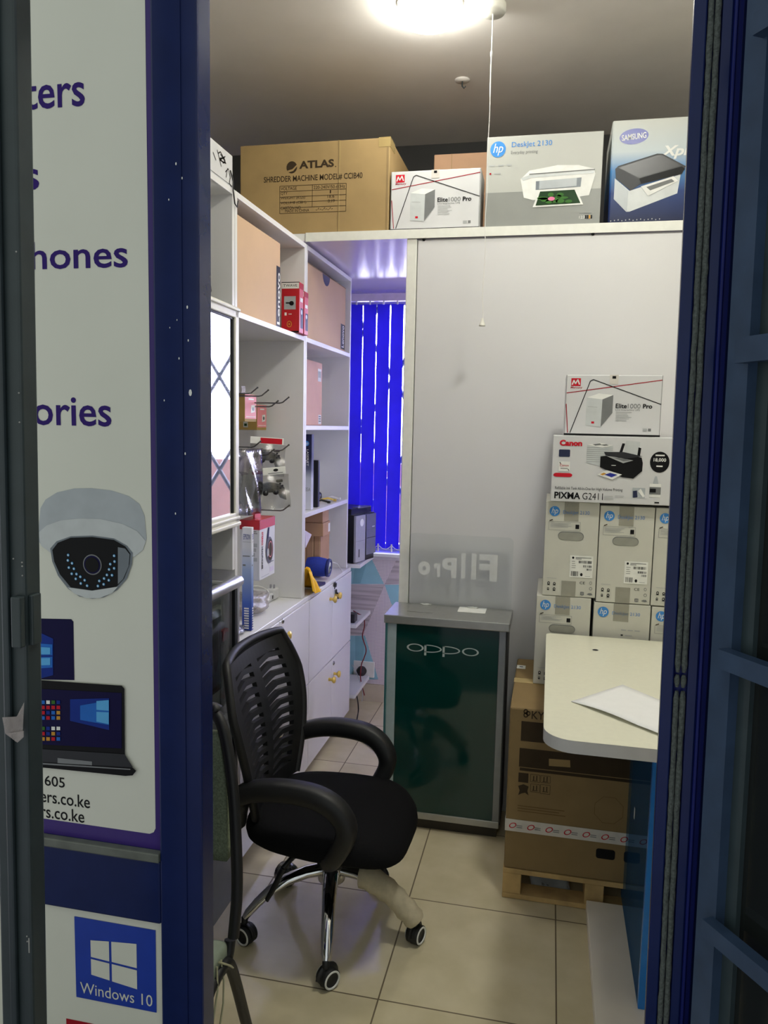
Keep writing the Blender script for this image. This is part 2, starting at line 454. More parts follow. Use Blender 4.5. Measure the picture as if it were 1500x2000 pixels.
# floor tiles with grout, glossy
m, n, b = nodes_of('floor_tiles')
tc = n.nodes.new('ShaderNodeTexCoord'); sx = n.nodes.new('ShaderNodeSeparateXYZ'); n.links.new(tc.outputs['Object'], sx.inputs[0])
def mth(n, op, a, bb=None):
    k = n.nodes.new('ShaderNodeMath'); k.operation = op
    for i, x in enumerate((a, bb)):
        if x is None: continue
        if isinstance(x, (int, float)): k.inputs[i].default_value = x
        else: n.links.new(x, k.inputs[i])
    return k.outputs[0]
def groutline(axis, off, size):
    a = mth(n, 'DIVIDE', mth(n, 'SUBTRACT', sx.outputs[axis], off), size)
    fr = mth(n, 'FRACT', a)
    dd = mth(n, 'MINIMUM', fr, mth(n, 'SUBTRACT', 1.0, fr))
    return mth(n, 'LESS_THAN', dd, 0.0022 / size), mth(n, 'FLOOR', a)
gx, ix = groutline(0, -0.393, 0.4735); gy, iy = groutline(1, 1.885, 0.4665)
g = mth(n, 'MAXIMUM', gx, gy)
wn = n.nodes.new('ShaderNodeTexWhiteNoise'); wn.noise_dimensions = '1D'
n.links.new(mth(n, 'ADD', mth(n, 'MULTIPLY', ix, 7.13), iy), wn.inputs['W'])
nz = n.nodes.new('ShaderNodeTexNoise'); nz.inputs['Scale'].default_value = 9; nz.inputs['Detail'].default_value = 6
n.links.new(tc.outputs['Object'], nz.inputs['Vector'])
rp = n.nodes.new('ShaderNodeValToRGB'); rp.color_ramp.elements[0].color = rgb(204, 192, 158); rp.color_ramp.elements[1].color = rgb(222, 210, 178)
rp.color_ramp.elements[0].position = 0.3; rp.color_ramp.elements[1].position = 0.7
n.links.new(mth(n, 'ADD', mth(n, 'MULTIPLY', nz.outputs['Fac'], 0.8), mth(n, 'MULTIPLY', wn.outputs['Value'], 0.2)), rp.inputs[0])
mx = n.nodes.new('ShaderNodeMix'); mx.data_type = 'RGBA'; n.links.new(g, mx.inputs[0]); n.links.new(rp.outputs[0], mx.inputs[6]); mx.inputs[7].default_value = rgb(112, 98, 76)
n.links.new(mx.outputs[2], b.inputs['Base Color'])
n.links.new(mth(n, 'ADD', mth(n, 'MULTIPLY', g, 0.5), 0.13), b.inputs['Roughness'])
# blind fabric: lets daylight through
m, n, b = nodes_of('blind_blue')
nz = n.nodes.new('ShaderNodeTexNoise'); nz.inputs['Scale'].default_value = 12; tc = n.nodes.new('ShaderNodeTexCoord'); n.links.new(tc.outputs['Object'], nz.inputs['Vector'])
rp = n.nodes.new('ShaderNodeValToRGB'); rp.color_ramp.elements[0].color = rgb(34, 22, 196); rp.color_ramp.elements[1].color = rgb(44, 30, 222)
n.links.new(nz.outputs['Fac'], rp.inputs[0]); n.links.new(rp.outputs[0], b.inputs['Base Color']); b.inputs['Roughness'].default_value = 0.8
tl = n.nodes.new('ShaderNodeBsdfTranslucent'); n.links.new(rp.outputs[0], tl.inputs[0])
ms = n.nodes.new('ShaderNodeMixShader'); ms.inputs[0].default_value = 0.09
n.links.new(b.outputs[0], ms.inputs[1]); n.links.new(tl.outputs[0], ms.inputs[2]); n.links.new(ms.outputs[0], n.nodes['Material Output'].inputs[0])
# seat-back netting: fine woven holes
m, n, b = nodes_of('chair_net')
b.inputs['Base Color'].default_value = rgb(150, 150, 154); b.inputs['Roughness'].default_value = 0.7
tc = n.nodes.new('ShaderNodeTexCoord'); ck = n.nodes.new('ShaderNodeTexChecker'); ck.inputs['Scale'].default_value = 420
n.links.new(tc.outputs['Object'], ck.inputs['Vector'])
n.links.new(mth(n, 'ADD', mth(n, 'MULTIPLY', ck.outputs['Fac'], 0.45), 0.4), b.inputs['Alpha'])
# dado paper: dotted weave and streaks
def dado(name, c0, c1, sc, ax):
    m, n, b = nodes_of(name)
    tc = n.nodes.new('ShaderNodeTexCoord')
    if ax == 'dots':
        br = n.nodes.new('ShaderNodeTexBrick'); br.offset = 0; br.inputs['Scale'].default_value = sc; br.inputs['Brick Width'].default_value = 0.5; br.inputs['Row Height'].default_value = 0.5
        br.inputs['Mortar Size'].default_value = 0.07; br.inputs['Color1'].default_value = rgb(*c0); br.inputs['Color2'].default_value = rgb(*c0); br.inputs['Mortar'].default_value = rgb(*c1)
        mp = n.nodes.new('ShaderNodeMapping'); mp.inputs['Rotation'].default_value = (math.pi / 2, 0, 0)
        n.links.new(tc.outputs['Object'], mp.inputs[0]); n.links.new(mp.outputs[0], br.inputs['Vector']); n.links.new(br.outputs['Color'], b.inputs['Base Color'])
    else:
        mp = n.nodes.new('ShaderNodeMapping'); mp.inputs['Scale'].default_value = (1.0, 1.0, 22.0)
        nz = n.nodes.new('ShaderNodeTexNoise'); nz.inputs['Scale'].default_value = sc; rp = n.nodes.new('ShaderNodeValToRGB')
        rp.color_ramp.elements[0].color = rgb(*c0); rp.color_ramp.elements[1].color = rgb(*c1); rp.color_ramp.elements[0].position = 0.35; rp.color_ramp.elements[1].position = 0.65
        n.links.new(tc.outputs['Object'], mp.inputs[0]); n.links.new(mp.outputs[0], nz.inputs['Vector']); n.links.new(nz.outputs['Fac'], rp.inputs[0]); n.links.new(rp.outputs[0], b.inputs['Base Color'])
    b.inputs['Roughness'].default_value = 0.6
dado('dado_dots', (232, 220, 220), (186, 170, 182), 60, 'dots')
dado('dado_streak', (166, 152, 154), (210, 198, 200), 2.2, 'streak')
mat('lamp_glow', (255, 252, 240), 0.4, emit=(252, 252, 242), estr=LAMP_STRENGTH)
mat('lamp_glow_added', (255, 252, 240), 0.4, emit=(252, 252, 242), estr=LAMP_STRENGTH_ADDED)

# ================================================================== THE SETTING
def struct(name, mb, parent=None):
    o = mb.build(name, parent)
    if parent is None: o['kind'] = 'structure'
    return o
def boxes(*bs):
    mb = MB()
    for b_ in bs: mb.box(*b_)
    return mb
struct('floor', boxes((-3, 1.16, -0.06, 3, 4.2, 0, 'floor_tiles')))
struct('pavement', boxes((-3, -3, -0.06, 3, 1.159, -0.001, 'paving')))  # unseen ground, split off and darkened to dim reflections in the navy rails
bpy.data.objects['floor'].data.transform(Matrix.Translation(bpy.data.objects['floor'].location)); bpy.data.objects['floor'].location = (0, 0, 0)
struct('ceiling', boxes((-2.3, 1.26, 3.0, 1.4, 4.2, 3.08, 'ceiling_paint')))
struct('wall_left', boxes((-2.3, 1.36, 0, -2.2, 4.2, 3.0, 'cream_wall')))
struct('wall_right', boxes((1.3, 1.36, 0, 1.4, 4.2, 3.0, 'cream_wall')))
struct('wall_front', boxes((-2.3, 1.27, 0, -1.13, 1.36, 3.0, 'cream_wall'), (0.29, 1.27, 0, 1.9, 1.36, 3.0, 'cream_wall'), (-1.13, 1.27, 2.42, 0.29, 1.36, 3.0, 'cream_wall')))
WB = 4.1
struct('wall_back', boxes((-2.2, WB, 0, 1.3, WB + 0.1, 0.86, 'cream_wall'), (-2.2, WB, 2.235, 1.3, WB + 0.1, 2.3, 'bay_ceiling'), (-2.2, WB, 2.3, 1.3, WB + 0.1, 3.0, 'dark_grey_paint'),
                          (-2.2, WB, 0.86, -1.14, WB + 0.1, 2.235, 'cream_wall'), (1.0, WB, 0.86, 1.3, WB + 0.1, 2.235, 'cream_wall')))
struct('baseboard_back', boxes((-1.31, WB - 0.014, 0, 1.29, WB - 0.001, 0.1, 'skirting_tile', 0.002)))
# patterned dado under the rear window
mb = MB(); mb.box(-1.31, WB - 0.007, 0.102, 1.29, WB - 0.001, 0.84, 'dado_dots')
F = Frame((0, WB - 0.007, 0), (1, 0, 0), (0, 0, 1), mb)
def dz(x, y): p = PX(400 + x / 3.571, 960 + y / 3.571, Y=WB - 0.007); return (max(-1.31, p.x), min(max(p.z, 0.104), 0.839))
for k, (pts, mm) in enumerate([
    ([(985, 400), (1150, 400), (1250, 645), (985, 645)], 'dado_aqua'), ([(1060, 400), (1150, 400), (1085, 640), (1030, 640)], 'dado_aqua_dark'),
    ([(1150, 400), (1350, 400), (1255, 645)], 'dado_dots'), ([(1350, 400), (1560, 400), (1560, 645), (1255, 645)], 'dado_streak'),
    ([(985, 650), (1255, 650), (1105, 1000), (985, 1000)], 'dado_streak'), ([(1255, 650), (1560, 650), (1400, 950), (1300, 780)], 'dado_aqua'),
    ([(985, 1005), (1118, 1005), (1210, 1310), (985, 1310)], 'dado_aqua'), ([(1050, 1005), (1118, 1005), (1090, 1300), (1050, 1300)], 'dado_aqua_dark')]):
    poly(F, [dz(*p) for p in pts], mm, 1 + (k in (1, 7)))
rect(F, -1.31, 0.815, 1.29, 0.84, 'dado_border', 3)
struct('trim_1', mb)
# rear window with grille; most of it is behind the partition
win = empty('window_1', (0, WB + 0.05, 0.86), kind='structure')
mb = MB()
for a in ((-1.14, 0.86, 1.0, 0.90), (-1.14, 2.195, 1.0, 2.235)): mb.box(a[0], WB + 0.03, a[1], a[2], WB + 0.08, a[3], 'aluminium')
for x in (-1.14, -0.63, -0.1, 0.43, 0.96): mb.box(x, WB + 0.03, 0.9, x + 0.04, WB + 0.08, 2.195, 'aluminium')
mb.build('window_frame', win)
boxes((-1.1, WB + 0.05, 0.9, 0.96, WB + 0.055, 2.195, 'window_glass')).build('window_glass', win)
mb = MB()
for k in range(-3, 8):
    for sgn in (1, -1):
        x0 = -1.1 + k * 0.33; pts = []
        for t in (0, 1):
            xx = x0 + sgn * t * 1.295 * 0.62 + (0 if sgn > 0 else 0.8)
            pts.append(Vector((xx, WB + 0.09, 0.9 + 1.295 * t)))
        a, b_ = pts; d = b_ - a; t0, t1 = 0.0, 1.0
        for lim, sg in ((-1.12, 1), (0.98, -1)):
            va, vb = (a.x - lim) * sg, (b_.x - lim) * sg
            if va < 0 and vb < 0: t1 = -1
            elif va < 0: t0 = max(t0, va / (va - vb))
            elif vb < 0: t1 = min(t1, va / (va - vb))
        if t1 > t0: mb.tube([a + d * t0, a + d * t1], 0.012, 'slate_dark', 6)
mb.build('window_grille', win)
boxes((-1.14, WB - 0.07, 0.842, 1.0, WB + 0.03, 0.858, 'white_paint')).build('window_sill', win)
# building seen through the rear window
struct('exterior_1', boxes((-3.5, 8.0, -0.05, 4.5, 8.3, 1.15, 'outside_wall'), (-3.5, 4.21, -0.06, 4.5, 8.0, 0.0, 'outside_slab')))

# loft deck over the rear bay, its post and the white board
struct('trim_2', boxes((-1.32, 3.0, 2.27, 1.3, WB, 2.274, 'bay_ceiling'), (-1.32, 3.0, 2.274, 1.3, WB, 2.30, 'white_laminate'), (-0.985, 2.994, 2.268, 1.3, 3.0, 2.302, 'white_edge')))
struct('trim_3', boxes((-0.578, 3.0, 0, -0.538, 3.06, 2.268, 'white_edge', 0.003)))
struct('wall_partition', boxes((-0.538, 3.0145, 0, 1.3, 3.05, 2.268, 'white_paint')))
mb = MB(); mb.box(-0.534, 3.0, 0.02, 1.28, 3.012, 2.26, 'board_white', 0.001)
wb = empty('white_board', (0.37, 3.0, 0.02), 'large plain white board screwed to the partition behind the green counter', 'board')
mb.build('panel', wb)
for px, py in ((828, 468), (1158, 457)):
    p = PX(px, py, Y=3.0); q = MB(); q.lathe([(0.006, 0), (0.006, 0.003), (0.0, 0.004)], p, 'ink_black', (0, -1, 0), 10)
    q.build('screw_fixing', wb)

# ================================================================== SHOP FRONT
DY = 1.20
# ---- glazed door leaf with the poster
door = empty('door_1', (-0.8, DY + 0.025, 0), 'navy framed glass door leaf carrying the shop poster', kind='structure')
S0, S1 = -0.661, -0.578
mb = MB(); mb.box(S0, DY, 0, S1, DY + 0.05, 2.42, 'navy_paint', 0.004)
mb.box(S0 + 0.052, DY - 0.002, 0, S0 + 0.054, DY, 2.42, 'navy_paint')
F = Frame((0, DY, 0), (1, 0, 0), (0, 0, 1), mb)      # chipped paint
for x, y, s_ in ((372, 767, 3.2), (366, 600, 1.6), (368, 665, 1.2), (350, 700, 1.2), (362, 886, 1.4), (343, 1003, 1.2), (321, 782, 1), (344, 320, 1.4), (356, 348, 1.2), (330, 390, 1), (346, 625, 0.8), (332, 640, .8)):
    p = PX(x, y, Y=DY); disc(F, p.x, p.z, 0.0009 * s_, 0.0018 * s_, 'ink_white', 1, 8)
mb.build('stile', door)
zt = PX(200, 1668, Y=DY).z; zb = PX(200, 1788, Y=DY).z
mb = MB(); mb.box(-1.13, DY + 0.001, zb, S0, DY + 0.05, zt, 'navy_paint', 0.004); mb.build('mid_rail', door)
boxes((-1.13, DY + 0.001, 0.0, S0, DY + 0.05, 0.12, 'navy_paint', 0.004)).build('bottom_rail', door)
boxes((-1.13, DY - 0.004, zt, S0, DY + 0.012, zt + 0.017, 'bead_grey', 0.002)).build('glazing_bead', door)
# poster: real printed sheet behind the glass
PY = DY + 0.012
mb = MB(); mb.box(-1.13, PY, zt + 0.017, S0, PY + 0.004, 2.42, 'poster_purple')
F = Frame((0, PY, 0), (1, 0, 0), (0, 0, 1), mb)
def pz(x, y): p = PX(x, y, Y=PY); return (p.x, p.z)
def prect(F, x0, y0, x1, y1, m, layer=1): (a, b_), (c, d) = pz(x0, y0), pz(x1, y1); rect(F, min(a, c), min(b_, d), max(a, c), max(b_, d), m, layer)
def ptext(F, s, x0, y0, x1, y1, m, layer=2, **k):
    a, b_ = pz(x0, (y0 + y1) / 2)[0], pz(x1, (y0 + y1) / 2)[0]; xm = (x0 + x1) / 2
    text(F, s, a, pz(xm, y1)[1], b_, pz(xm, y0)[1], m, layer, **k)
XR = pz(295, 900)[0]; ZB = pz(250, 1622)[1]
poly(F, [(-1.13, ZB), (XR - 0.012, ZB), (XR - 0.004, ZB + 0.004), (XR, ZB + 0.012), (XR, 2.42), (-1.13, 2.42)], 'poster_white', 1)
ptext(F, 'ters', 47, 155, 166, 212, 'ink_indigo', bold=0.012)
ptext(F, 's', 44, 330, 77, 372, 'ink_indigo', bold=0.012)
ptext(F, 'hones', 60, 470, 250, 525, 'ink_indigo', bold=0.012)
ptext(F, 'ories', 66, 776, 218, 832, 'ink_indigo', bold=0.012)
# dome camera picture
def pp(F, pts, m, layer): poly(F, [pz(x, y) for x, y in pts], m, layer)
def zc(x, y): return (x / 3.571, 900 + y / 3.571)
shell = [(272, 480), (285, 330), (320, 270), (400, 220), (520, 192), (640, 190), (780, 206), (900, 245), (975, 300), (1010, 380), (1025, 540), (1000, 620), (940, 668), (700, 680), (356, 640), (300, 600), (272, 560)]
pp(F, [zc(*p) for p in shell], 'silver_print', 2)
pp(F, [zc(*p) for p in [(272, 500), (330, 450), (430, 415), (560, 402), (700, 405), (860, 440), (960, 490), (1020, 560), (1000, 620), (940, 668), (700, 690), (356, 640), (290, 590)]], 'silver_print_light', 3)
pp(F, [zc(*p) for p in [(356, 610), (400, 560), (500, 525), (650, 520), (800, 540), (890, 590), (930, 640), (925, 720), (890, 820), (820, 900), (730, 950), (650, 960), (560, 945), (480, 890), (410, 800), (370, 700)]], 'silver_print_dark', 4)
pp(F, [zc(*p) for p in [(372, 620), (410, 570), (500, 535), (650, 530), (800, 550), (880, 596), (915, 645), (908, 720), (870, 820), (815, 880), (650, 902), (500, 880), (425, 790), (385, 700)]], 'ink_black', 5)
pp(F, [zc(*p) for p in [(830, 600), (880, 610), (912, 650), (905, 730), (866, 822), (830, 858)]], 'silver_print_dark', 6)
pp(F, [zc(*p) for p in [(480, 880), (650, 903), (830, 875), (790, 920), (700, 955), (610, 955), (530, 925)]], 'silver_print_light', 6)
cx, cz = pz(*zc(652, 722))
disc(F, cx, cz, 0.0185, 0.0185, 'neutral_grey', 6); disc(F, cx, cz, 0.0165, 0.0165, 'print_navy', 7); disc(F, cx, cz, 0.0135, 0.0135, 'ink_black', 8)
for q in [(485, 655), (483, 692), (512, 712), (490, 742), (525, 750), (510, 785), (543, 787), (570, 806), (538, 820), (600, 830), (573, 852), (617, 868), (805, 660), (808, 700), (778, 718), (805, 747), (770, 755), (790, 795), (755, 793), (735, 818), (768, 830), (702, 835), (732, 858), (692, 870)]:
    a, b_ = pz(*zc(*q)); disc(F, a, b_, 0.0026, 0.0026, 'print_sky', 7, 8); disc(F, a, b_, 0.0014, 0.0014, 'ink_white', 8, 8)
# laptops picture
pp(F, [(0, 1206), (140, 1209), (144, 1214), (146, 1328), (0, 1325)], 'print_navy', 2)
pp(F, [(60, 1226), (105, 1247), (105, 1318), (60, 1330)], 'print_midblue', 3)
for pts in ([(60, 1255), (104, 1258), (104, 1279), (60, 1279)], [(60, 1283), (104, 1282), (104, 1303), (60, 1306)]): pp(F, pts, 'print_cyanblue', 4)
for pts in ([(62, 1262), (100, 1264), (100, 1277), (62, 1277)], [(62, 1285), (100, 1284), (100, 1298), (62, 1299)]): pp(F, pts, 'print_sky', 5)
pp(F, [(0, 1326), (78, 1327), (240, 1338), (245, 1344), (246, 1472), (0, 1460)], 'ink_black', 6)
pp(F, [(80, 1344), (240, 1352), (240, 1460), (80, 1452)], 'print_navy', 7)
pp(F, [(140, 1364), (216, 1362), (216, 1424), (140, 1406)], 'print_midblue', 8)
pp(F, [(160, 1376), (216, 1366), (216, 1414), (160, 1404)], 'print_cyanblue', 9)
for pts in ([(192, 1367), (216, 1365), (216, 1386), (192, 1384)], [(192, 1388), (216, 1389), (216, 1412), (192, 1407)]): pp(F, pts, 'print_sky', 10)
rr = random.Random(3)
for i in range(4):
    for j in range(8):
        if j == 4: continue
        x, y = 84 + i * 10, 1366 + j * 10.2
        pp(F, [(x, y), (x + 7, y + .3), (x + 7, y + 7), (x, y + 7)], rr.choice(['print_midblue', 'print_cyanblue', 'print_green', 'print_orange', 'ink_red', 'ink_white', 'print_midblue']), 9)
pp(F, [(0, 1456), (246, 1471), (262, 1496), (258, 1500), (0, 1480)], 'mirror_gasket', 8)
pp(F, [(116, 1478), (183, 1485), (183, 1493), (116, 1488)], 'neutral_grey', 9)
pp(F, [(0, 1482), (80, 1486), (262, 1497), (269, 1503), (262, 1512), (248, 1513), (80, 1496), (0, 1491)], 'ink_black', 9)
pp(F, [(0, 1484), (80, 1487), (258, 1499), (258, 1501), (80, 1490), (0, 1487)], 'neutral_grey', 10)
ptext(F, '605', 88, 1516, 127, 1536, 'ink_black', bold=0.006)
ptext(F, 'ers.co.ke', 80, 1548, 176, 1572, 'ink_black', bold=0.006)
ptext(F, 'rs.co.ke', 81, 1577, 165, 1601, 'ink_black', bold=0.006)
ptext(F, '7', -6, 1504, 5, 1524, 'ink_black', bold=0.006)
ptext(F, 'c', -2, 1537, 8, 1551, 'ink_black', bold=0.006)
ptext(F, 'o', 0, 1568, 10, 1582, 'ink_black', bold=0.006)
mb.build('poster', door)
# lower panel with the operating-system sticker
mb = MB(); mb.box(-1.13, PY, 0.12, S0, PY + 0.004, zb, 'poster_white')
F = Frame((0, PY, 0), (1, 0, 0), (0, 0, 1), mb)
mb.build('lower_panel', door)
mb = MB(); a, b_ = pz(148, 1869); c, d = pz(305, 1881)
zA, zB2 = pz(226, 1803)[1], pz(226, 1961)[1]
mb.box(a, PY - 0.0015, zB2, c, PY - 0.0004, zA, 'sticker_blue')
F = Frame((0, PY - 0.0015, 0), (1, 0, 0), (0, 0, 1), mb)
W_, H_ = c - a, zA - zB2
for (u0, v0a, v1a, u1, v0b, v1b) in ((0.20, 0.54, 0.745, 0.43, 0.525, 0.77), (0.46, 0.525, 0.773, 0.77, 0.505, 0.80), (0.20, 0.32, 0.515, 0.43, 0.29, 0.50), (0.46, 0.285, 0.50, 0.77, 0.245, 0.478)):
    poly(F, [(a + W_ * u0, zB2 + H_ * v0a), (a + W_ * u1, zB2 + H_ * v0b), (a + W_ * u1, zB2 + H_ * v1b), (a + W_ * u0, zB2 + H_ * v1a)], 'poster_white', 1)
text(F, 'Windows 10', a + W_ * 0.055, zB2 + H_ * 0.065, a + W_ * 0.955, zB2 + H_ * 0.205, 'poster_white', 1)
mb.build('logo_sticker', door)
mb = MB(); mb.box(pz(130, 1990)[0], PY - 0.0012, pz(130, 2030)[1], pz(230, 1990)[0], PY - 0.0004, pz(180, 1999)[1], 'ink_darkred'); mb.build('red_sticker', door)

# ---- gate post standing in front of the poster
GYL = 0.95
post = empty('gate_post', (-0.735, GYL, 0), 'dark slate steel gate post standing before the shop poster', 'gate post')
mb = MB(); mb.box(-0.785, GYL, 0, -0.729, GYL + 0.035, 2.45, 'slate_steel', 0.004)
mb.box(-0.764, GYL - 0.008, 0, -0.752, GYL, 2.45, 'slate_dark', 0.003); mbp = mb
q = PX(53, 1195, Y=GYL - 0.012)
mb = MB(); mb.box(-.7292, GYL + .006, q.z - 0.055, -.722, GYL + .026, q.z + 0.02, 'slate_steel', 0.002); mb.box(-.745, GYL - .012, q.z - 0.055, -.7292, GYL - .0002, q.z + 0.02, 'slate_steel', 0.002); mb.build('latch_bracket', post)
mb = mbp
rr = random.Random(5)
for (x, y) in ((15, 1094), (32, 1101), (45, 1128), (47, 767), (50, 825), (42, 487), (54, 1110), (52, 1840), (53, 1850)):
    q = PX(x, y, Y=GYL - 0.012); mb.lathe([(0.0014, 0), (0.001, 0.001), (0, 0.0014)], (min(q.x, -0.733), GYL - 0.0004, q.z), 'worn_metal', (0, -1, 0), 8)
q = PX(52, 1845, Y=GYL); mb.box(-.7345, GYL - 0.001, q.z - 0.012, -.7325, GYL - 0.0002, q.z + 0.012, 'worn_metal')
mb.build('upright', post)
post.rotation_euler = (0, 0.0145, 0); post.location.x -= 1.33 * 0.0145
mb = MB()
for pts, dd in (([(8, 1402), (36, 1400), (50, 1372), (48, 1434), (14, 1434)], 0.014), ([(15, 1434), (50, 1428), (50, 1440), (38, 1451)], 0.018)):
    P3 = [PX(x, y, Y=GYL - dd) for x, y in pts]; mb.add(P3 + [p + Vector((0, 0.0006, 0)) for p in P3], [list(range(len(P3))), [i + len(P3) for i in range(len(P3))][::-1]], 'clear_wrap')
mb.build('tape_scrap', post)

# ---- jamb on the other side with the double pile seal
JY = 1.15
jamb = empty('door_2', (0.193, JY, 0), 'navy door jamb with two worn grey pile strips', kind='structure')
JX = [PX(1294, 1000, Y=JY).x, PX(1319, 1000, Y=JY).x, PX(1331, 1000, Y=JY).x, PX(1344, 1000, Y=JY).x, PX(1366, 1000, Y=JY).x, PX(1385, 1000, Y=JY).x]
mb = MB(); mb.box(JX[1] - .001, JY + 0.006, 0, JX[5], JY + 0.06, 2.45, 'bright_navy', 0.003)
mb.box(JX[0], JY - 0.002, 0, JX[1] - .0005, JY + 0.010, 2.45, 'navy_paint', 0.002)
mb.box(JX[3] + 0.001, JY - 0.002, 0, JX[4], JY + 0.02, 2.45, 'navy_paint', 0.002)
mb.box(JX[4], JY - 0.010, 0, JX[4] + 0.004, JY + 0.02, 2.45, 'bright_navy', 0.001)
mb.box(JX[4] + 0.005, JY - 0.004, 0, JX[5], JY + 0.02, 2.45, 'bright_navy', 0.002); mb.build('stile', jamb)
mb = MB(); mb.box(JX[5], JY + .03, 0, .31, JY + .06, 2.45, 'navy_paint'); mb.build('side_filler', jamb)
zb1, zb2 = PX(1325, 1312, Y=JY).z, PX(1325, 1345, Y=JY).z
for (xa, xb) in ((JX[1], JX[2]), (JX[2], JX[3])):
    mb = MB(); rr = random.Random(int(xa * 1e4))
    for (z0, z1) in ((0.0, zb2 - 0.003), (zb2 + 0.003, zb1 - 0.004), (zb1, 2.45)):
        npt = max(3, int((z1 - z0) / 0.012)); pts = []; rs = []
        for k in range(npt + 1):
            pts.append(((xa + xb) / 2 + rr.uniform(-0.0004, 0.0004), JY - 0.001 + rr.uniform(-0.0006, 0.0006), z0 + (z1 - z0) * k / npt)); rs.append((xb - xa) / 2 * rr.uniform(0.86, 1.04))
        rs[0] *= 0.6; rs[-1] *= 0.6
        mb.tube(pts, rs, 'pile_grey', 9)
    mb.build('pile_strip', jamb)
# ---- open grille gate with the dark glazed leaf behind it
G0 = Vector((0.222, 1.118, 0)); GD = Vector((0.529, -0.849, 0)).normalized(); GN = Vector((GD.y, -GD.x, 0))
gate = empty('security_gate', (G0.x, G0.y, 0), 'steel blue grille gate with flat bars opened outward beside the jamb', 'gate')
def gbox(mb, t0, t1, n0, n1, z0, z1, m):
    c = G0 + GD * (t0 + t1) / 2 + GN * (n0 + n1) / 2 + Vector((0, 0, (z0 + z1) / 2))
    mb.obox(c, GD * (t1 - t0) / 2, GN * (n1 - n0) / 2, Vector((0, 0, (z1 - z0) / 2)), m)
mb = MB(); gbox(mb, 0, 0.036, -0.03, 0.004, 0.02, 2.45, 'gate_blue'); mb.build('hinge_stile', gate)
mb = MB(); gbox(mb, 0.036, 0.056, -0.03, -0.012, 0.02, 2.45, 'gate_dark'); mb.build('glazing_frame', gate)
mb = MB(); gbox(mb, 0.75, 0.79, -0.03, 0.004, 0.02, 2.45, 'gate_blue'); mb.build('lock_stile', gate)
def gz(px, py):
    d = CAM_R * ((px - 750) / F_PX) - CAM_U * ((py - 1000) / F_PX) + CAM_F
    t = ((G0 - CAM_C).dot(GN)) / d.dot(GN); return (CAM_C + d * t).z
for (pa, pb) in ((664, 712), (1272, 1310), (1836, 1872), (72, 112)):
    zt_, zb_ = gz(1432, pa), gz(1432, pb)
    mb = MB(); gbox(mb, 0.030, 0.76, 0.004, 0.022, min(zb_, zt_), max(zb_, zt_), 'gate_blue'); mb.build('bar', gate)
mb = MB(); gbox(mb, 0.056, 0.75, -0.026, -0.020, 0.02, 2.45, 'dark_glass'); mb.build('dark_pane', gate)
for t_ in (0.028,):
    mb = MB()
    for z_ in (gz(1420, 680), gz(1424, 700)):
        mb.lathe([(0.0022, 0), (0.002, 0.0012), (0, 0.002)], G0 + GD * t_ + GN * 0.004 + Vector((0, 0, z_)), 'gate_blue', GN, 8)
    mb.build('weld_beads', gate)
for o_ in (jamb, gate):      # both lean a touch, as the old frame does
    o_.rotation_euler = (0, -0.0135, 0); o_.location.x += 2.15 * 0.0135
# solid dark leaf behind the gate closes the opening to the side
struct('wall_side', boxes((0.30, 1.13, 0, 1.9, 1.26, 3.0, 'slate_dark')))

# ================================================================== CEILING
def flush_lamp(LX, LY, label, glow='lamp_glow'):
    lamp = empty('ceiling_lamp', (LX, LY, 2.94), label, 'lamp', 'flush ceiling lamps')
    mb = MB(); mb.lathe([(0.114, 0.06), (0.114, 0.050), (0.110, 0.046), (0.104, 0.046)], (LX, LY, 2.94), 'white_switch', n=40); mb.build('rim', lamp)
    mb = MB(); mb.lathe([(0.107, 0.05), (0.106, 0.018), (0.096, 0.000), (0.07, -0.012), (0.035, -0.018), (0.0, -0.019)], (LX, LY, 2.94), glow, n=40); mb.build('diffuser', lamp)
flush_lamp(-0.474, 2.775, 'round white flush lamp glowing on the ceiling beside the pull switch')
flush_lamp(0.28, 1.85, 'added fill lamp, round and white, out of view over the desk front', 'lamp_glow_added')  # added above the view to brighten the box fronts
UX, UY = -0.262, 2.83
ps = empty('pull_switch', (UX, UY, 1.915), 'white ceiling pull switch with a long thin cord hanging before the board', 'switch')
mb = MB(); mb.lathe([(0.045, 0), (0.045, -0.022), (0.040, -0.030), (0.0, -0.031)], (UX, UY, 3.0), 'white_switch', n=32); mb.build('rose', ps)
mb = MB(); pts = []
rr = random.Random(2)
for k in range(30):
    z = 2.97 - (2.97 - 1.94) * k / 29; pts.append((UX + 0.004 * math.sin(k * 0.9) * (k / 29) * 0.7, UY, z))
mb.tube(pts, [0.0022 if p[2] > 2.7 else 0.0013 for p in pts], 'cord_white', 6)
mb.lathe([(0.0, .012), (.004, .008), (.004, -.008), (0, -.012)], (UX, UY, 2.84), 'cord_white', n=8); mb.build('cord', ps)
mb = MB(); mb.lathe([(0.004, 0.028), (0.005, 0.02), (0.011, 0.004), (0.012, 0.0), (0.0, 0.0)], (UX, UY, 1.915), 'white_switch', n=14); mb.build('pull_knob', ps)
p = PX(903, 157, Z=2.998)
hk = empty('ceiling_hook', (p.x, p.y, 2.96), 'small metal hook under a round plate on the ceiling', 'hook')
mb = MB(); mb.lathe([(0.032, 0.04), (0.030, 0.035), (0.0, 0.034)], (p.x, p.y, 2.96), 'ceiling_paint', n=24); mb.build('plate', hk)
mb = MB(); mb.tube([(p.x, p.y, 2.995), (p.x, p.y, 2.975), (p.x + .008, p.y, 2.966), (p.x + .014, p.y, 2.974)], 0.003, 'slate_dark', 6); mb.build('hook', hk)

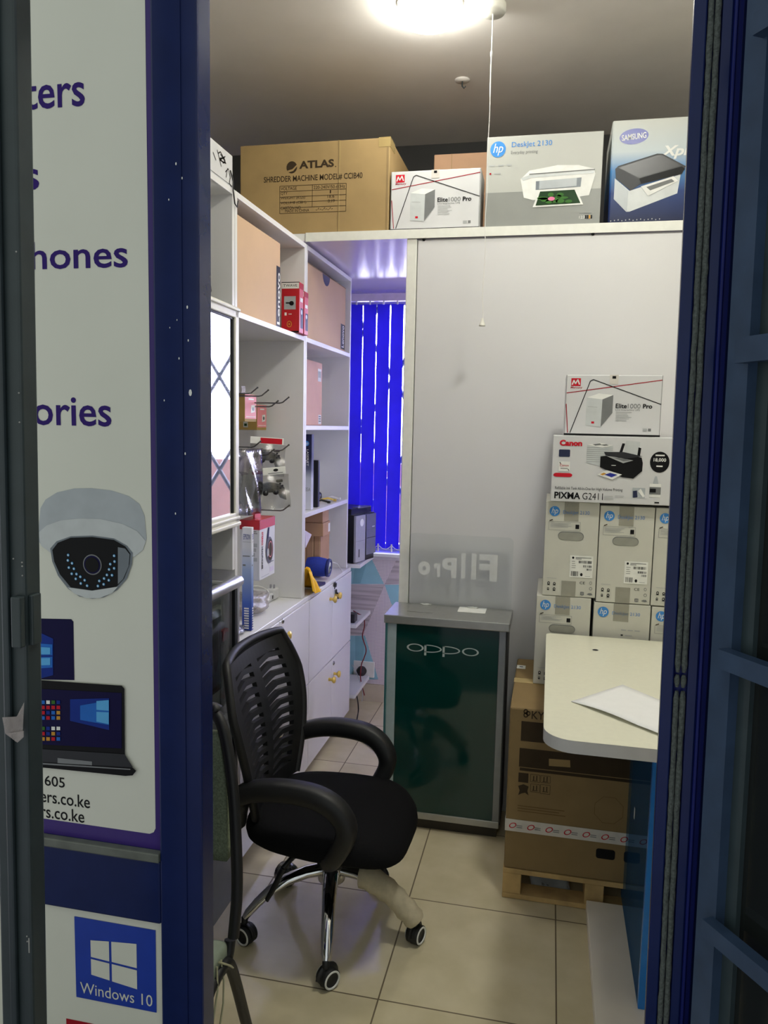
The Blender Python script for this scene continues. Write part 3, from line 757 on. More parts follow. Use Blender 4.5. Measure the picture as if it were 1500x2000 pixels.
# ================================================================== CARTONS ON THE LOFT
LZ = 2.302
def carton(name, x0, y0, z0, x1, y1, z1, m, label=None, cat='box', group=None, b=0.004):
    mb = MB(); mb.box(x0, y0, z0, x1, y1, z1, m, b, 2)
    mb.c = (x0, y0, z0, x1, y1, z1)
    return mb
def front(mb):
    x0, y0, z0, x1, y1, z1 = mb.c
    return Frame((x0, y0, z0), (x1 - x0, 0, 0), (0, 0, z1 - z0), mb)
def rside(mb):
    x0, y0, z0, x1, y1, z1 = mb.c
    return Frame((x1, y0, z0), (0, y1 - y0, 0), (0, 0, z1 - z0), mb)
def lside(mb):
    x0, y0, z0, x1, y1, z1 = mb.c
    return Frame((x0, y1, z0), (0, -(y1 - y0), 0), (0, 0, z1 - z0), mb)
def topf(mb):
    x0, y0, z0, x1, y1, z1 = mb.c
    return Frame((x0, y0, z1), (x1 - x0, 0, 0), (0, y1 - y0, 0), mb)
# shredder carton
mb = carton('c', -1.27, 3.015, LZ, -0.655, 3.50, 2.652, 'kraft'); F = front(mb)
R1 = 0.025
disc(F, .355, .735, .036, .066, 'ink_brown', 1); poly(F, [(.325, .70), (.36, .715), (.392, .765), (.392, .745), (.365, .695), (.335, .682)], 'kraft', 2)
text(F, 'ATLAS', .405, .715, .637, .80, 'ink_brown', 1, bold=.04, rot=.01); disc(F, .648, .72, .004, .007, 'ink_brown', 1, 10)
text(F, 'SHREDDER MACHINE MODEL# CCIB40', .165, .575, .825, .645, 'ink_brown', 1, bold=.012)
u0, u1, um, v0, v1 = .275, .72, .495, .235, .535
for k in range(6):
    v = v0 + (v1 - v0) * k / 5.0
    stroke(F, u0, v, u1, v, .0018, 'ink_brown', 1)
for u in (u0, u1): stroke(F, u, v0, u, v1, .0018, 'ink_brown', 1)
stroke(F, um, v0 + .06, um, v1, .0018, 'ink_brown', 1)
for k, s_ in enumerate(('VOLTAGE', 'QTY', 'WEIGHT (KGS)', 'VOLUME (CBM)', 'CARTON NO.')):
    v = v1 - (v1 - v0) * (k + .82) / 5.6
    wd = {0: .108, 1: .045, 2: .165, 3: .172, 4: .14}[k]
    text(F, s_, .282, v - .002, .282 + wd, v + .034, 'ink_brown', 1)
text(F, '220-240V/50-60Hz', .503, .487, .712, .524, 'ink_brown', 1)
for s_, v, u in (('1', .435, .612), ('18.6', .385, .597), ('0.19', .335, .60)): text(F, s_, u, v, u + (.008 if s_ == '1' else .045), v + .034, 'ink_brown', 1)
text(F, 'MADE IN CHINA', .312, .245, .475, .276, 'ink_brown', 1)
for k in range(9): stroke(F, .52 + k * .013, .262, .528 + k * .013, .262 + .014 * ((k * 5) % 3 - .4), .0022, 'ink_brown', 1)
stroke(F, .668, .0, .668, 1.0, .006, 'kraft_dark', 1); stroke(F, .674, .0, .674, 1.0, .002, 'tape_tan', 1)
stroke(F, .985, .0, .985, 1.0, .008, 'kraft_dark', 1)
sh = tag(mb.build('carton'), 'large brown shredder carton on the loft beside the shelving', 'box')
mb = MB(); mb.box(-0.70, 3.0135, 2.618, -0.6535, 3.1, 2.6535, 'tape_clear'); mb.build('tape', sh)
# plain carton behind
a, b_ = PX(848, 302, Y=3.38), PX(950, 300, Y=3.38)
mb = carton('c', a.x, 3.38, LZ, b_.x + .05, 3.72, a.z, 'kraft_mid'); F = front(mb); stroke(F, .28, 0, .28, 1, .002, 'kraft_dark', 1)
tag(mb.build('carton'), 'plain brown carton at the rear of the loft behind the white power supply box', 'box')

def ups_box(x0, y0, z0, x1, y1, z1):
    mb = carton('c', x0, y0, z0, x1, y1, z1, 'box_white', b=.002); F = front(mb)
    rect(F, .055, .815, .155, .945, 'ink_red', 1)
    for q in ((.066, .835, .082, .915), (.082, .915, .10, .85), (.10, .85, .124, .925), (.124, .925, .142, .84)): stroke(F, *q, .004, 'ink_white', 2)
    text(F, 'Mercury', .05, .765, .175, .81, 'ink_darkred', 1, bold=.02, shear=.2)
    stroke(F, .012, .70, .995, .925, .0028, 'ink_darkred', 1)
    stroke(F, .012, .52, .04, .04, .0028, 'ink_darkred', 1)
    stroke(F, .065, .04, .255, .90, .0028, 'ink_black', 2); stroke(F, .255, .90, .285, .925, .0028, 'ink_black', 2); stroke(F, .285, .925, .995, .53, .0026, 'ink_black', 2)
    poly(F, [(.225, .17), (.385, .145), (.39, .60), (.225, .63)], 'silver_print_light', 2); poly(F, [(.225, .63), (.39, .60), (.50, .675), (.35, .70)], 'ink_white', 2)
    poly(F, [(.385, .145), (.50, .38), (.50, .675), (.39, .60)], 'ink_grey', 2); stroke(F, .24, .48, .34, .47, .0016, 'ink_lightgrey', 3); rect(F, .285, .20, .315, .235, 'ink_red', 3)
    text(F, 'Elite', .53, .46, .645, .535, 'ink_black', 2, bold=.02); text(F, '1000', .655, .46, .785, .535, 'ink_grey', 2); text(F, 'Pro', .81, .46, .905, .535, 'ink_black', 2, bold=.03)
    text(F, 'Line-Interactive UPS', .53, .42, .78, .448, 'ink_grey', 2)
    fine(F, .535, .235, .70, .40, 6, 'ink_lightgrey', 2, .35, .5)
    rect(F, .82, .09, .865, .135, 'ink_lightgrey', 2); rect(F, .875, .09, .905, .135, 'ink_grey', 2)
    rect(F, 0.0, 0.0, 1.0, .03, 'ink_black', 2)
    for u in (.0, .985): stroke(F, u + .007, 0, u + .007, 1, .0014, 'ink_grey', 1)
    o = mb.build('power_supply_box')
    t = MB(); xm = x0 + (x1 - x0) * .5; wv = (x1 - x0) * .045
    t.box(xm - wv, y0 - .0012, z1 - .03, xm + wv, y0 - .0004, z1 + .0006, 'tape_white'); t.box(xm - wv, y0, z1 + .0004, xm + wv, y1, z1 + .001, 'tape_white')
    Ft = Frame((xm, y0 - .0012, z1), (1, 0, 0), (0, 0, 1), t); rect(Ft, -.006, -.012, .006, -.003, 'ink_black', 1)
    t.build('tape', o)
    return o
tag(ups_box(-0.648, 3.012, LZ, -0.303, 3.16, 2.522), 'white power supply box with red M logo on the loft beside the shredder carton', 'box')

# grey inkjet box, front picture out
mb = carton('c', -0.283, 3.008, LZ, 0.137, 3.2, 2.628, 'box_silver', b=.002); F = front(mb)
rect(F, .003, .003, .997, .385, 'box_silver_low', 1)
def hp_mark(F, u, v, r, layer=2):
    rv = r * F.U.length / F.V.length
    disc(F, u, v, r, rv, 'ink_blue', layer); text(F, 'hp', u - r * .62, v - rv * .78, u + r * .66, v + rv * .72, 'ink_white', layer + 1, shear=.28)
hp_mark(F, .098, .86, .068)
text(F, 'DeskJet 2130', .217, .858, .566, .932, 'ink_blue', 2); text(F, 'Everyday printing', .213, .79, .445, .835, 'ink_grey', 2)
for k, u in enumerate((.03, .105, .18)): rect(F, u, .675, u + .045, .690, 'ink_lightgrey', 2)
rect(F, .03, .585, .045, .605, 'ink_darkred', 2); rect(F, .07, .59, .13, .602, 'ink_lightgrey', 2)
poly(F, [(.305, .52), (.38, .61), (.62, .655), (.80, .645), (.93, .60), (.945, .545), (.90, .315), (.80, .30), (.42, .285), (.34, .315)], 'ink_white', 3)
poly(F, [(.38, .575), (.94, .595), (.94, .585), (.38, .563)], 'ink_grey', 4)
poly(F, [(.305, .53), (.38, .56), (.94, .58), (.93, .55), (.40, .53), (.33, .50)], 'silver_print_light', 4)
poly(F, [(.44, .49), (.83, .51), (.825, .41), (.44, .395)], 'silver_print_dark', 4); poly(F, [(.47, .49), (.79, .508), (.79, .42), (.47, .40)], 'silver_print', 5)
poly(F, [(.42, .205), (.855, .215), (.79, .39), (.47, .385)], 'ink_white', 5); poly(F, [(.445, .222), (.83, .232), (.775, .38), (.48, .375)], 'print_darkgreen', 6)
rr = random.Random(9)
for k in range(12): disc(F, rr.uniform(.50, .76), rr.uniform(.25, .355), rr.uniform(.02, .05), rr.uniform(.012, .025), 'print_green', 7, 12)
disc(F, .58, .29, .03, .022, 'print_pink', 8, 12)
text(F, '123', .825, .065, .87, .095, 'ink_white', 2); fine(F, .825, .105, .93, .125, 1, 'ink_grey', 2, .3, .1)
for k, c in enumerate(('ink_black', 'ink_black', 'print_orange', 'ink_black')): rect(F, .875 + k * .016, .06, .887 + k * .016, .1, c, 3)
Fr = rside(mb); rect(Fr, .01, .01, .99, .38, 'box_silver_low', 1)
ib = tag(mb.build('printer_box'), 'grey inkjet printer box with picture side out on the loft over the white board', 'box')

# laser printer box
gradient('laser_print', 2, (0, .356), [(0.0, (20, 30, 66)), (.30, (26, 54, 112)), (.52, (70, 128, 184)), (.70, (190, 200, 204)), (1.0, (196, 198, 192))])
mb = carton('c', 0.166, 3.01, LZ, 0.60, 3.33, 2.662, 'laser_print', b=.006); F = front(mb)
disc(F, .175, .835, .115, .075, 'samsung_blue', 1, rot=.08)
text(F, 'SAMSUNG', .078, .805, .272, .862, 'ink_white', 2, bold=.02, rot=.08)
text(F, 'Xpress', .395, .60, .80, .73, 'ink_white', 2, bold=.03, shear=.25)
def sp(*pts): return [((x - 1113) / 567, (552 - y) / 470) for x, y in pts]
poly(F, sp((1135, 345), (1205, 405), (1430, 340), (1420, 425), (1210, 500), (1195, 500), (1135, 440)), 'silver_print_light', 2)
poly(F, sp((1135, 345), (1200, 405), (1198, 500), (1135, 440)), 'silver_print', 3)
poly(F, sp((1135, 303), (1148, 290), (1320, 243), (1345, 245), (1450, 305), (1435, 340), (1250, 378), (1210, 404), (1140, 347)), 'mirror_gasket', 4)
poly(F, sp((1150, 298), (1322, 250), (1345, 252), (1430, 303), (1245, 350)), 'printer_black', 5)
poly(F, sp((1245, 352), (1432, 306), (1448, 318), (1432, 338), (1255, 374)), 'ink_black', 6)
poly(F, sp((1255, 388), (1398, 348), (1420, 370), (1290, 432)), 'ink_white', 6); poly(F, sp((1280, 392), (1390, 360), (1404, 372), (1298, 408)), 'ink_grey', 7)
for k in range(14): rect(F, .02 + k * .03, .02 + (k % 3) * .004, .028 + k * .03, .03 + (k % 3) * .005, 'ink_lightgrey', 2)
tag(mb.build('printer_box'), 'dark blue and white laser printer box at the end of the loft', 'box')

# ================================================================== SHELVING ON THE SIDE WALL
SX, SB = -0.98, -1.31          # front edge, back
ZT = 2.258; LV = (1.898, 1.545, 1.183); ZC = 0.834; TH = 0.018
YA, YB, YC, YD = 1.62, 2.285, 2.99, 3.70
def unit(y0, y1, shelves, label, z0=ZC):
    mb = MB(); yl = y0 + .002; yr = y1 - .001
    r = empty('shelf_unit', ((SX + SB) / 2, (y0 + y1) / 2, z0), label, 'shelf', 'white shelf units along the wall')
    boxes((SB, yl, z0, SX, yl + TH, ZT, 'white_laminate', .001)).build('side_panel', r)
    boxes((SB, yr - TH, z0, SX, yr, ZT, 'white_laminate', .001)).build('side_panel', r)
    boxes((SB, yl + TH, ZT - TH, SX, yr - TH, ZT, 'white_laminate', .001)).build('top_panel', r)
    for z in shelves: boxes((SB + .006, yl + TH, z - TH, SX, yr - TH, z, 'white_laminate', .001)).build('shelf_board', r)
    boxes((SB, yl + TH, z0, SB + .006, yr - TH, ZT - TH, 'white_laminate')).build('back_panel', r)
    return r
unit(YA, YB, (LV[0],), 'white shelf unit with the mirrored door, nearest the shop entrance', 1.08)
hookunit = unit(YB, YC, (LV[0],), 'white shelf unit with metal hooks between the mirrored unit and the window bay')
unit(YC, YD, LV, 'white shelf unit with four compartments next to the blue blinds')
mb = MB(); mb.box(SB + .0065, YB + .1, 1.775, SB + .009, YC - .03, 1.79, 'mirror_gasket'); mb.build('dark_strip', hookunit)

# mirrored door of the nearest unit
md = empty('mirror_door', (SX, YB - .004, 1.22), 'white framed mirror door reflecting the barred window, in the nearest shelf unit', 'mirror')
z0, z1 = 1.222, 1.905; y0, y1 = YA + .02, YB - .004
mb = MB()
for (a, b_, c, d) in ((y0, z0, y1, z0 + .045), (y0, z1 - .035, y1, z1), (y1 - .03, z0, y1, z1), (y0, z0, y0 + .03, z1)):
    mb.box(SX + .001, a, b_, SX + .016, c, d, 'moulded_frame', .003)
mb.box(SX + .012, y0, z0 + .004, SX + .024, y1, z0 + .016, 'moulded_frame', .003); mb.box(SX + .012, y0, z0 + .024, SX + .021, y1, z0 + .034, 'moulded_frame', .003)
mb.box(SX + .012, y0, z1 - .014, SX + .022, y1, z1 - .004, 'moulded_frame', .003)
mb.build('frame', md)
boxes((SX + .001, y1 - .038, z0 + .045, SX + .010, y1 - .03, z1 - .035, 'mirror_gasket'), (SX + .001, y0 + .03, z1 - .041, SX + .010, y1 - .03, z1 - .035, 'mirror_gasket')).build('gasket', md)
boxes((SX + .002, y0 + .03, z0 + .045, SX + .006, y1 - .038, z1 - .041, 'mirror_silver')).build('mirror', md)
md.rotation_euler = (0, 0, math.radians(1.9))

# ---- low cupboards under the shelving
CX = -0.965
def cupboard(y0, ym, y1, label):
    r = empty('cupboard', (-1.14, (y0 + y1) / 2, 0), label, 'cupboard', 'white low cupboards')
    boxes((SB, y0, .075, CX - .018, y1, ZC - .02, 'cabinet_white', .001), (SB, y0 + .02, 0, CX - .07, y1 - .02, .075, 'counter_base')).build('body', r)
    boxes((SB, y0 - .001, ZC - .02, CX - .004, y1 + .001, ZC - .001, 'white_laminate', .002)).build('worktop', r)
    for (a, b_, sgn) in ((y0, ym, 1), (ym, y1, -1)):
        for (za, zb_, zk) in ((.455, ZC - .022, .752), (.078, .449, .370)):
            dmb = MB(); dmb.box(CX - .017, a + .0018, za, CX, b_ - .0018, zb_, 'cabinet_white', .0015)
            d = dmb.build('door', r)
            ky = (b_ - .045) if sgn > 0 else (a + .04)
            k = MB(); k.lathe([(.008, 0), (.0075, .006), (.006, .012), (.010, .018), (.0155, .022), (.0165, .027), (.013, .032), (0, .034)], (CX, ky, zk), 'knob_brass', (1, 0, 0), 20); k.build('knob', d)
            if sgn < 0:
                k = MB(); ly = a + .035 if zk > .5 else a + .03
                k.lathe([(.010, 0), (.010, .003), (.006, .005), (0, .005)], (CX, ly, zk + .055), 'lock_chrome' if y0 < 2.9 or zk < .5 else 'lock_black', (1, 0, 0), 16)
                k.box(CX + .004, ly - .002, zk + .052, CX + .0062, ly + .002, zk + .058, 'lock_black'); k.build('lock', d)
    return r
cupboard(2.29, 2.665, 3.03, 'white low cupboard with round brass knobs below the metal hooks')
c2 = cupboard(3.032, 3.385, 3.73, 'white low cupboard with black keyed lock beside the window bay')
k = MB(); k.lathe([(.012, .005), (.012, .008), (0, .008)], (CX, 3.425, .770), 'lock_black', (1, 0, 0), 16); k.tube([(CX + .012, 3.425, .765), (CX + .014, 3.428, .735)], .004, 'lock_black', 6)
k.lathe([(.011, 0), (.011, .012), (0, .013)], (CX, 3.405, .806), 'lock_black', (1, 0, 0), 16); k.tube([(CX + .01, 3.39, .806), (CX + .012, 3.375, .795)], .003, 'lock_black', 6)
k.build('key', [o for o in COL.objects if o.parent == c2 and o.name.startswith('door')][2])
thin('case_pane', (235, 238, 238), 0.0, 0.02, 0.95, 0.35)
# ---- aluminium display case nearest the entrance
GX = -0.95; g0, g1 = 1.64, 2.243
ca = empty('display_case', (-1.13, (g0 + g1) / 2, 0), 'aluminium framed glass display case under the mirror door', 'display case')
mb = MB()
mb.tube([(GX, g0, 1.052), (GX, g1, 1.052)], .019, 'aluminium', 10); mb.build('top_rail', ca)
boxes((GX - .012, g1 - .014, 0, GX + .004, g1, 1.05, 'aluminium', .002), (GX - .009, g1 - .03, .05, GX + .002, g1 - .014, 1.04, 'mirror_gasket', .001)).build('post', ca)
boxes((GX - .008, g0, .50, GX - .004, g1 - .03, 1.04, 'case_pane')).build('front_pane', ca)
boxes((SB, g0, 0, GX - .004, g1 - .03, .47, 'neutral_grey', .002)).build('plinth', ca)
boxes((SB, g0, .47, SB + .01, g1, 1.05, 'white_laminate'), (SB, g1 - .018, 0.47, GX - .012, g1 - .012, 1.05, 'white_laminate')).build('back_panel', ca)
boxes((SB + .01, g0, .535, GX - .01, g1 - .03, .545, 'white_laminate')).build('shelf_board', ca)
boxes((SB + .01, g0, 1.035, GX - .03, g1 - .03, 1.045, 'case_glass')).build('top_pane', ca)
# goods inside the case
def hang_pack(x, y, z0, z1, w_, m, label, red=False):
    mb = MB(); mb.grid(lambda u, v: (x + .02 * math.sin(u * math.pi) * math.sin(v * math.pi), y - w_ / 2 + u * w_, z0 + v * (z1 - z0)), 6, 8, 'plastic_bag', (-.012, 0, 0))
    o = mb.build('hanging_pack'); tag(o, label, 'pack')
    q = MB(); q.box(x - .004, y - w_ * .3, z0 + .02, x + .002, y + w_ * .32, z0 + (z1 - z0) * .55, m, .002); q.build('goods', o)
    q = MB(); q.box(x - .012, y - w_ / 2, z1 - .03, x + .001, y + w_ / 2, z1 + .004, 'ink_darkred' if red else 'label_white'); q.build('header_card', o)
    return o
hang_pack(-0.978, 2.13, .72, .985, .085, 'neutral_grey', 'clear hanging pack of grey goods behind the display case glass')
hang_pack(-0.974, 2.197, .66, .90, .04, 'ink_darkred', 'narrow hanging pack with dark red goods in the display case, beside the black post', True)
mb = MB(); mb.box(-1.05, 2.115, .546, -.963, 2.208, .628, 'box_white', .002); F = Frame((-.963, 2.115, .546), (0, .093, 0), (0, 0, .082), mb)
disc(F, .5, .4, .12, .26, 'ink_red', 1); rect(F, .1, .8, .9, .88, 'ink_lightgrey', 1)
Ft = Frame((-1.05, 2.115, .628), (.087, 0, 0), (0, .093, 0), mb); rect(Ft, .55, .75, .85, .9, 'ink_grey', 1)
tag(mb.build('small_box'), 'small white box with a red mark on the display case floor', 'box')

# ---- things on and in the shelves
mb = MB(); mb.box(-1.27, 2.0, ZT + .001, -0.985, 2.282, ZT + .098, 'box_white', .003); F = Frame((-0.985, 2.0, ZT), (0, .282, 0), (0, 0, .1), mb)
rr = random.Random(4)
for pts in ([(.50, .62), (.57, .46)], [(.60, .78), (.70, .40)], [(.62, .70), (.68, .8), (.80, .66), (.76, .55), (.66, .6), (.78, .72)], [(.68, .74), (.82, .6), (.66, .55), (.80, .78)], [(.80, .34), (.88, .5), (.93, .3), (.90, .1), (.97, .05)], [(.82, .2), (.86, .5)]):
    for p, q in zip(pts, pts[1:]): stroke(F, p[0], p[1], q[0], q[1], .0035, 'ink_black', 1)
stroke(F, 0, .08, 1, .08, .002, 'ink_grey', 1)
tag(mb.build('carton'), 'white box with black scribbled marks on top of the mirrored shelf unit', 'box')
mb = MB(); mb.tube([(-0.984, 2.262, ZT + .05), (-.978, 2.268, ZT + .02), (-.975, 2.262, ZT - .01), (-.974, 2.272, ZT - .045), (-.974, 2.29, ZT - .05), (-.974, 2.297, ZT - .03)], .0022, 'cord_black', 6)
tag(mb.build('loose_cord'), 'thin black cord dangling from the scribbled white box', 'cord')
# bags over the mirror door
def crumple(c, sx, sy, sz, m, seed, n=14):
    rr = random.Random(seed); ph = [rr.uniform(0, 6.28) for _ in range(8)]
    mb = MB(); vs = []; fs = []
    for j in range(n + 1):
        for i in range(n * 2):
            t = math.pi * j / n; a = math.pi * i / n
            r_ = 1 + .16 * math.sin(3 * a + ph[0] + 2 * t) + .12 * math.sin(5 * t + ph[1] - 2 * a) + .09 * math.sin(9 * a + ph[2]) * math.sin(t * 4 + ph[3])
            vs.append((c[0] + sx * r_ * math.sin(t) * math.cos(a), c[1] + sy * r_ * math.sin(t) * math.sin(a), c[2] + max(-sz, sz * r_ * math.cos(t))))
    k = n * 2
    for j in range(n):
        for i in range(k): fs.append((j * k + i, (j + 1) * k + i, (j + 1) * k + (i + 1) % k, j * k + (i + 1) % k))
    mb.add(vs, fs, m, True); return mb
tag(crumple((-1.075, 2.165, LV[0] + .05), .062, .066, .05, 'black_bag', 3).build('black_pouch'), 'black plastic pouch crumpled on the shelf above the mirror door', 'pouch')
mb = crumple((-1.06, 2.10, LV[0] + .085), .05, .04, .085, 'plastic_bag', 8); tag(mb.build('clear_bag'), 'clear crinkled plastic bag sticking up beside the black pouch', 'bag')

# brown laptop carton in the hook unit and its neighbour with a finger hole
mb = carton('c', -1.29, 2.33, LV[0] + .001, -1.0, 2.748, 2.205, 'kraft_light', b=.003); F = rside(mb)
rect(F, .90, .01, .995, .72, 'ink_black', 1)
Fq = Frame(F.at(.955, .03, 0), Vector((0, 0, .2)), Vector((0, -.03, 0)), mb); text(Fq, 'Lenovo', .02, -.45, .95, .50, 'ink_white', 2, bold=.02)
tag(mb.build('laptop_carton'), 'light brown laptop carton filling the upper compartment over the hooks', 'box')
mb = carton('c', -1.29, 3.03, LV[0] + .001, -1.0, 3.665, 2.207, 'kraft_light', b=.003); F = rside(mb)
rect(F, .87, .04, .985, .42, 'ink_black', 1); Fq = Frame(F.at(.93, .05, 0), Vector((0, 0, .12)), Vector((0, -.05, 0)), mb); text(Fq, 'Lenovo', .05, -.38, .9, .42, 'ink_white', 2, bold=.02)
pts = [(.48 + .09 * math.cos(math.pi + math.pi * k / 12), .998 + .16 * math.sin(math.pi + math.pi * k / 12)) for k in range(13)]
poly(F, pts, 'navy_box', 1); stroke(F, 0, .985, 1, .985, .003, 'kraft_dark', 2)
tag(mb.build('laptop_carton'), 'light brown laptop carton with a dark finger hole in the compartment beside the blinds', 'box')
# red earphone boxes: two, one behind the other
def red_pack(x0, y0, x1, y1, h, face):
    mb = MB(); z0 = LV[0] + .001; mb.box(x0, y0, z0, x1, y1, z0 + h, 'red_box', .0015); F = Frame((x0, y0, z0), (x1 - x0, 0, 0), (0, 0, h), mb)
    rect(F, .02, .87, .98, .985, 'ink_white', 1); rect(F, 0, .985, 1, 1, 'ink_black', 1)
    if face:
        text(F, 'TWAVE', .1, .905, .88, .955, 'ink_black', 2); rect(F, .15, .46, .80, .72, 'silver_print', 1); disc(F, .57, .58, .13, .045, 'ink_black', 2); rect(F, .25, .575, .5, .60, 'ink_black', 2)
        rect(F, .18, .34, .30, .40, 'ink_white', 1); rect(F, .40, .36, .58, .375, 'ink_white', 1); ring(F, .45, .17, .14, .065, .25, 'print_orange', 1, 16); disc(F, .45, .17, .05, .02, 'print_orange', 2, 12)
    Fr = Frame((x1, y0, z0), (0, y1 - y0, 0), (0, 0, h), mb)
    rect(Fr, .02, .87, .98, .985, 'ink_darkred', 1); rect(Fr, .3, .10, .92, .50, 'print_navy', 1); disc(Fr, .5, .42, .16, .05, 'silver_print', 2); rect(Fr, .2, .62, .8, .70, 'ink_white', 1)
    rect(F, .02, .0, .98, .035, 'ink_black', 2)
    return mb.build('earphone_box')
tag(red_pack(-1.036, 2.862, -0.964, 2.912, .190, True), 'red earphone box with white band standing before the brown laptop carton', 'box')
tag(red_pack(-1.040, 2.916, -0.962, 2.966, .165, False), 'second red earphone box tucked behind the first on the same shelf', 'box')

# ---- hooks with hanging goods
def hook(px, py, xt, dz=.0, n=[0]):
    p = PX(px, py, X=xt)
    mb = MB(); zr = p.z - .022
    mb.tube([(SB + .008, p.y, zr), (xt - .035, p.y, zr), (xt - .024, p.y, zr + .003), (xt, p.y, p.z)], .0026, 'wire_metal', 8)
    mb.lathe([(0, -.004), (.0042, 0), (0, .004)], p, 'wire_metal', (1, 0, 1), 8)
    mb.box(SB + .0065, p.y - .009, zr - .02, SB + .0095, p.y + .009, zr + .02, 'wire_metal', .001)
    o = mb.build('display_hook'); n[0] += 1
    return o, p.y, zr
hk_lab = ['metal display hook, topmost of the bent rods above the pink packs', 'long metal display hook reaching past the pink packs', 'short metal display hook holding the smaller pink pack', 'metal display hook just above the clear bags', 'long metal display hook over the gamepad packs', 'short metal display hook beside the gamepad packs', 'metal display hook below the gamepad packs, over the headphone box', 'metal display hook at the head of the pink pack row']
hks = []
for (px, py, xt), lab in zip(((524, 762, -1.0), (564, 776, -.955), (543, 783, -1.0), (509, 862, -1.01), (564, 869, -.955), (535, 878, -1.0), (565, 987, -.955), (503, 757, -1.04)), hk_lab):
    o, y, z = hook(px, py, xt); tag(o, lab, 'hook', 'metal display hooks'); hks.append((y, z))
def pink_pack(pa, pb, X, sidew, label):
    a, b_ = PX(*pa, X=X), PX(*pb, X=X)
    y0, y1 = a.y, b_.y; zt, zb_ = a.z, b_.z
    mb = MB(); mb.box(X - sidew, y0, zb_, X, y1, zt, 'olive_kraft', .001); F = Frame((X, y0, zb_), (0, y1 - y0, 0), (0, 0, zt - zb_), mb)
    rect(F, .01, .11, .99, .99, 'pink_print', 1); rect(F, .30, .80, .75, .85, 'ink_white', 2)
    rect(F, .1, .17, .9, .19, 'ink_white', 2)
    poly(F, [(.50, .32), (.85, .36), (.85, .62), (.52, .60)], 'label_white', 2); disc(F, .68, .47, .10, .07, 'pad_grey', 3)
    Fs = Frame((X - sidew, y0, zb_), (sidew, 0, 0), (0, 0, zt - zb_), mb); rect(Fs, .25, .10, .5, .38, 'box_silver', 1); rect(Fs, .3, .15, .45, .25, 'print_darkgreen', 2)
    o = mb.build('hanging_box'); tag(o, label, 'box')
    q = MB(); ym = (y0 + y1) / 2; q.box(X - .03, ym - .018, zt, X - .028, ym + .018, zt + .03, 'clear_wrap'); q.build('hang_tab', o)
pink_pack((478, 769), (500.5, 824), -1.09, .075, 'pink and olive hanging box, the larger of the two on the hooks')
pink_pack((502, 790), (520, 840), -1.12, .075, 'pink and olive hanging box, the smaller and lower of the two on the hooks')
for (x, y, z, sx, sy, sz, m, lab) in ((-1.24, 2.47, 1.665, .06, .10, .05, 'lilac_box', 'lilac grey box on the back of the hook unit, topmost of its pile'), (-1.24, 2.47, 1.61, .06, .095, .054, 'box_white', 'white box in the middle of the pile behind the hooks'), (-1.23, 2.50, 1.525, .07, .15, .084, 'lilac_box', 'wide lilac box at the bottom of the pile behind the hooks')):
    mb = MB(); mb.box(SB + .008, y - sy / 2, z, SB + .008 + sx * 1.6, y + sy / 2, z + sz, m, .002)
    o = mb.build('small_box'); tag(o, lab, 'box')
mb = MB(); mb.box(SB + .008, 2.53, 1.26, SB + .05, 2.60, 1.46, 'box_white', .002); tag(mb.build('hanging_box'), 'tall white box hanging at the back behind the pink boxes', 'box')
mb = MB(); mb.box(SB + .008, 2.42, 1.30, SB + .06, 2.49, 1.47, 'pad_black', .002); Fq = Frame((SB + .06, 2.42, 1.3), (0, .07, 0), (0, 0, .17), mb); disc(Fq, .5, .6, .25, .14, 'pad_grey', 1); tag(mb.build('hanging_box'), 'black box with a round grey mark hanging behind the pink boxes', 'box')

def gamepad(c, s, seed):
    """controller facing the room: pod with two grips, two sticks, pad and buttons"""
    c = Vector(c); mb = MB(); n = 20; ol = []
    for k in range(36):
        t = 2 * math.pi * k / 36; a = math.cos(t); b_ = math.sin(t)
        yy = .078 * a * (1 + .12 * (b_ < 0) * abs(b_)); zz = .036 * b_ - (.052 * (abs(a) ** 2.2) if b_ < .3 else .010 * abs(a)) + (.022 if b_ < -.6 and abs(a) < .55 else 0)
        ol.append((c.x, c.y + yy * s, c.z + zz * s))
    mb.prism(ol, (.026 * s, 0, 0), 'pad_grey', True)
    for dy in (-.026, .026): mb.lathe([(.014 * s, 0), (.013 * s, .012 * s), (.010 * s, .016 * s), (0, .017 * s)], (c.x + .024 * s, c.y + dy * s, c.z - .014 * s), 'pad_black', (1, 0, 0), 16)
    for k in range(4):
        a = math.pi / 2 * k; mb.lathe([(.005 * s, 0), (.005 * s, .004 * s), (0, .005 * s)], (c.x + .026 * s, c.y + (.052 + .011 * math.cos(a)) * s, c.z + (.014 + .011 * math.sin(a)) * s), 'pad_black', (1, 0, 0), 10)
    for (dy, dz_) in ((.014, .004), (.004, .014)): mb.box(c.x + .025 * s, c.y + (-.052 - dy) * s, c.z + (.014 - dz_) * s, c.x + .030 * s, c.y + (-.052 + dy) * s, c.z + (.014 + dz_) * s, 'pad_black', .001)
    for dy in (-.054, .054): mb.box(c.x + .004 * s, c.y + (dy - .016) * s, c.z + .03 * s, c.x + .02 * s, c.y + (dy + .016) * s, c.z + .044 * s, 'pad_black', .003)
    return mb
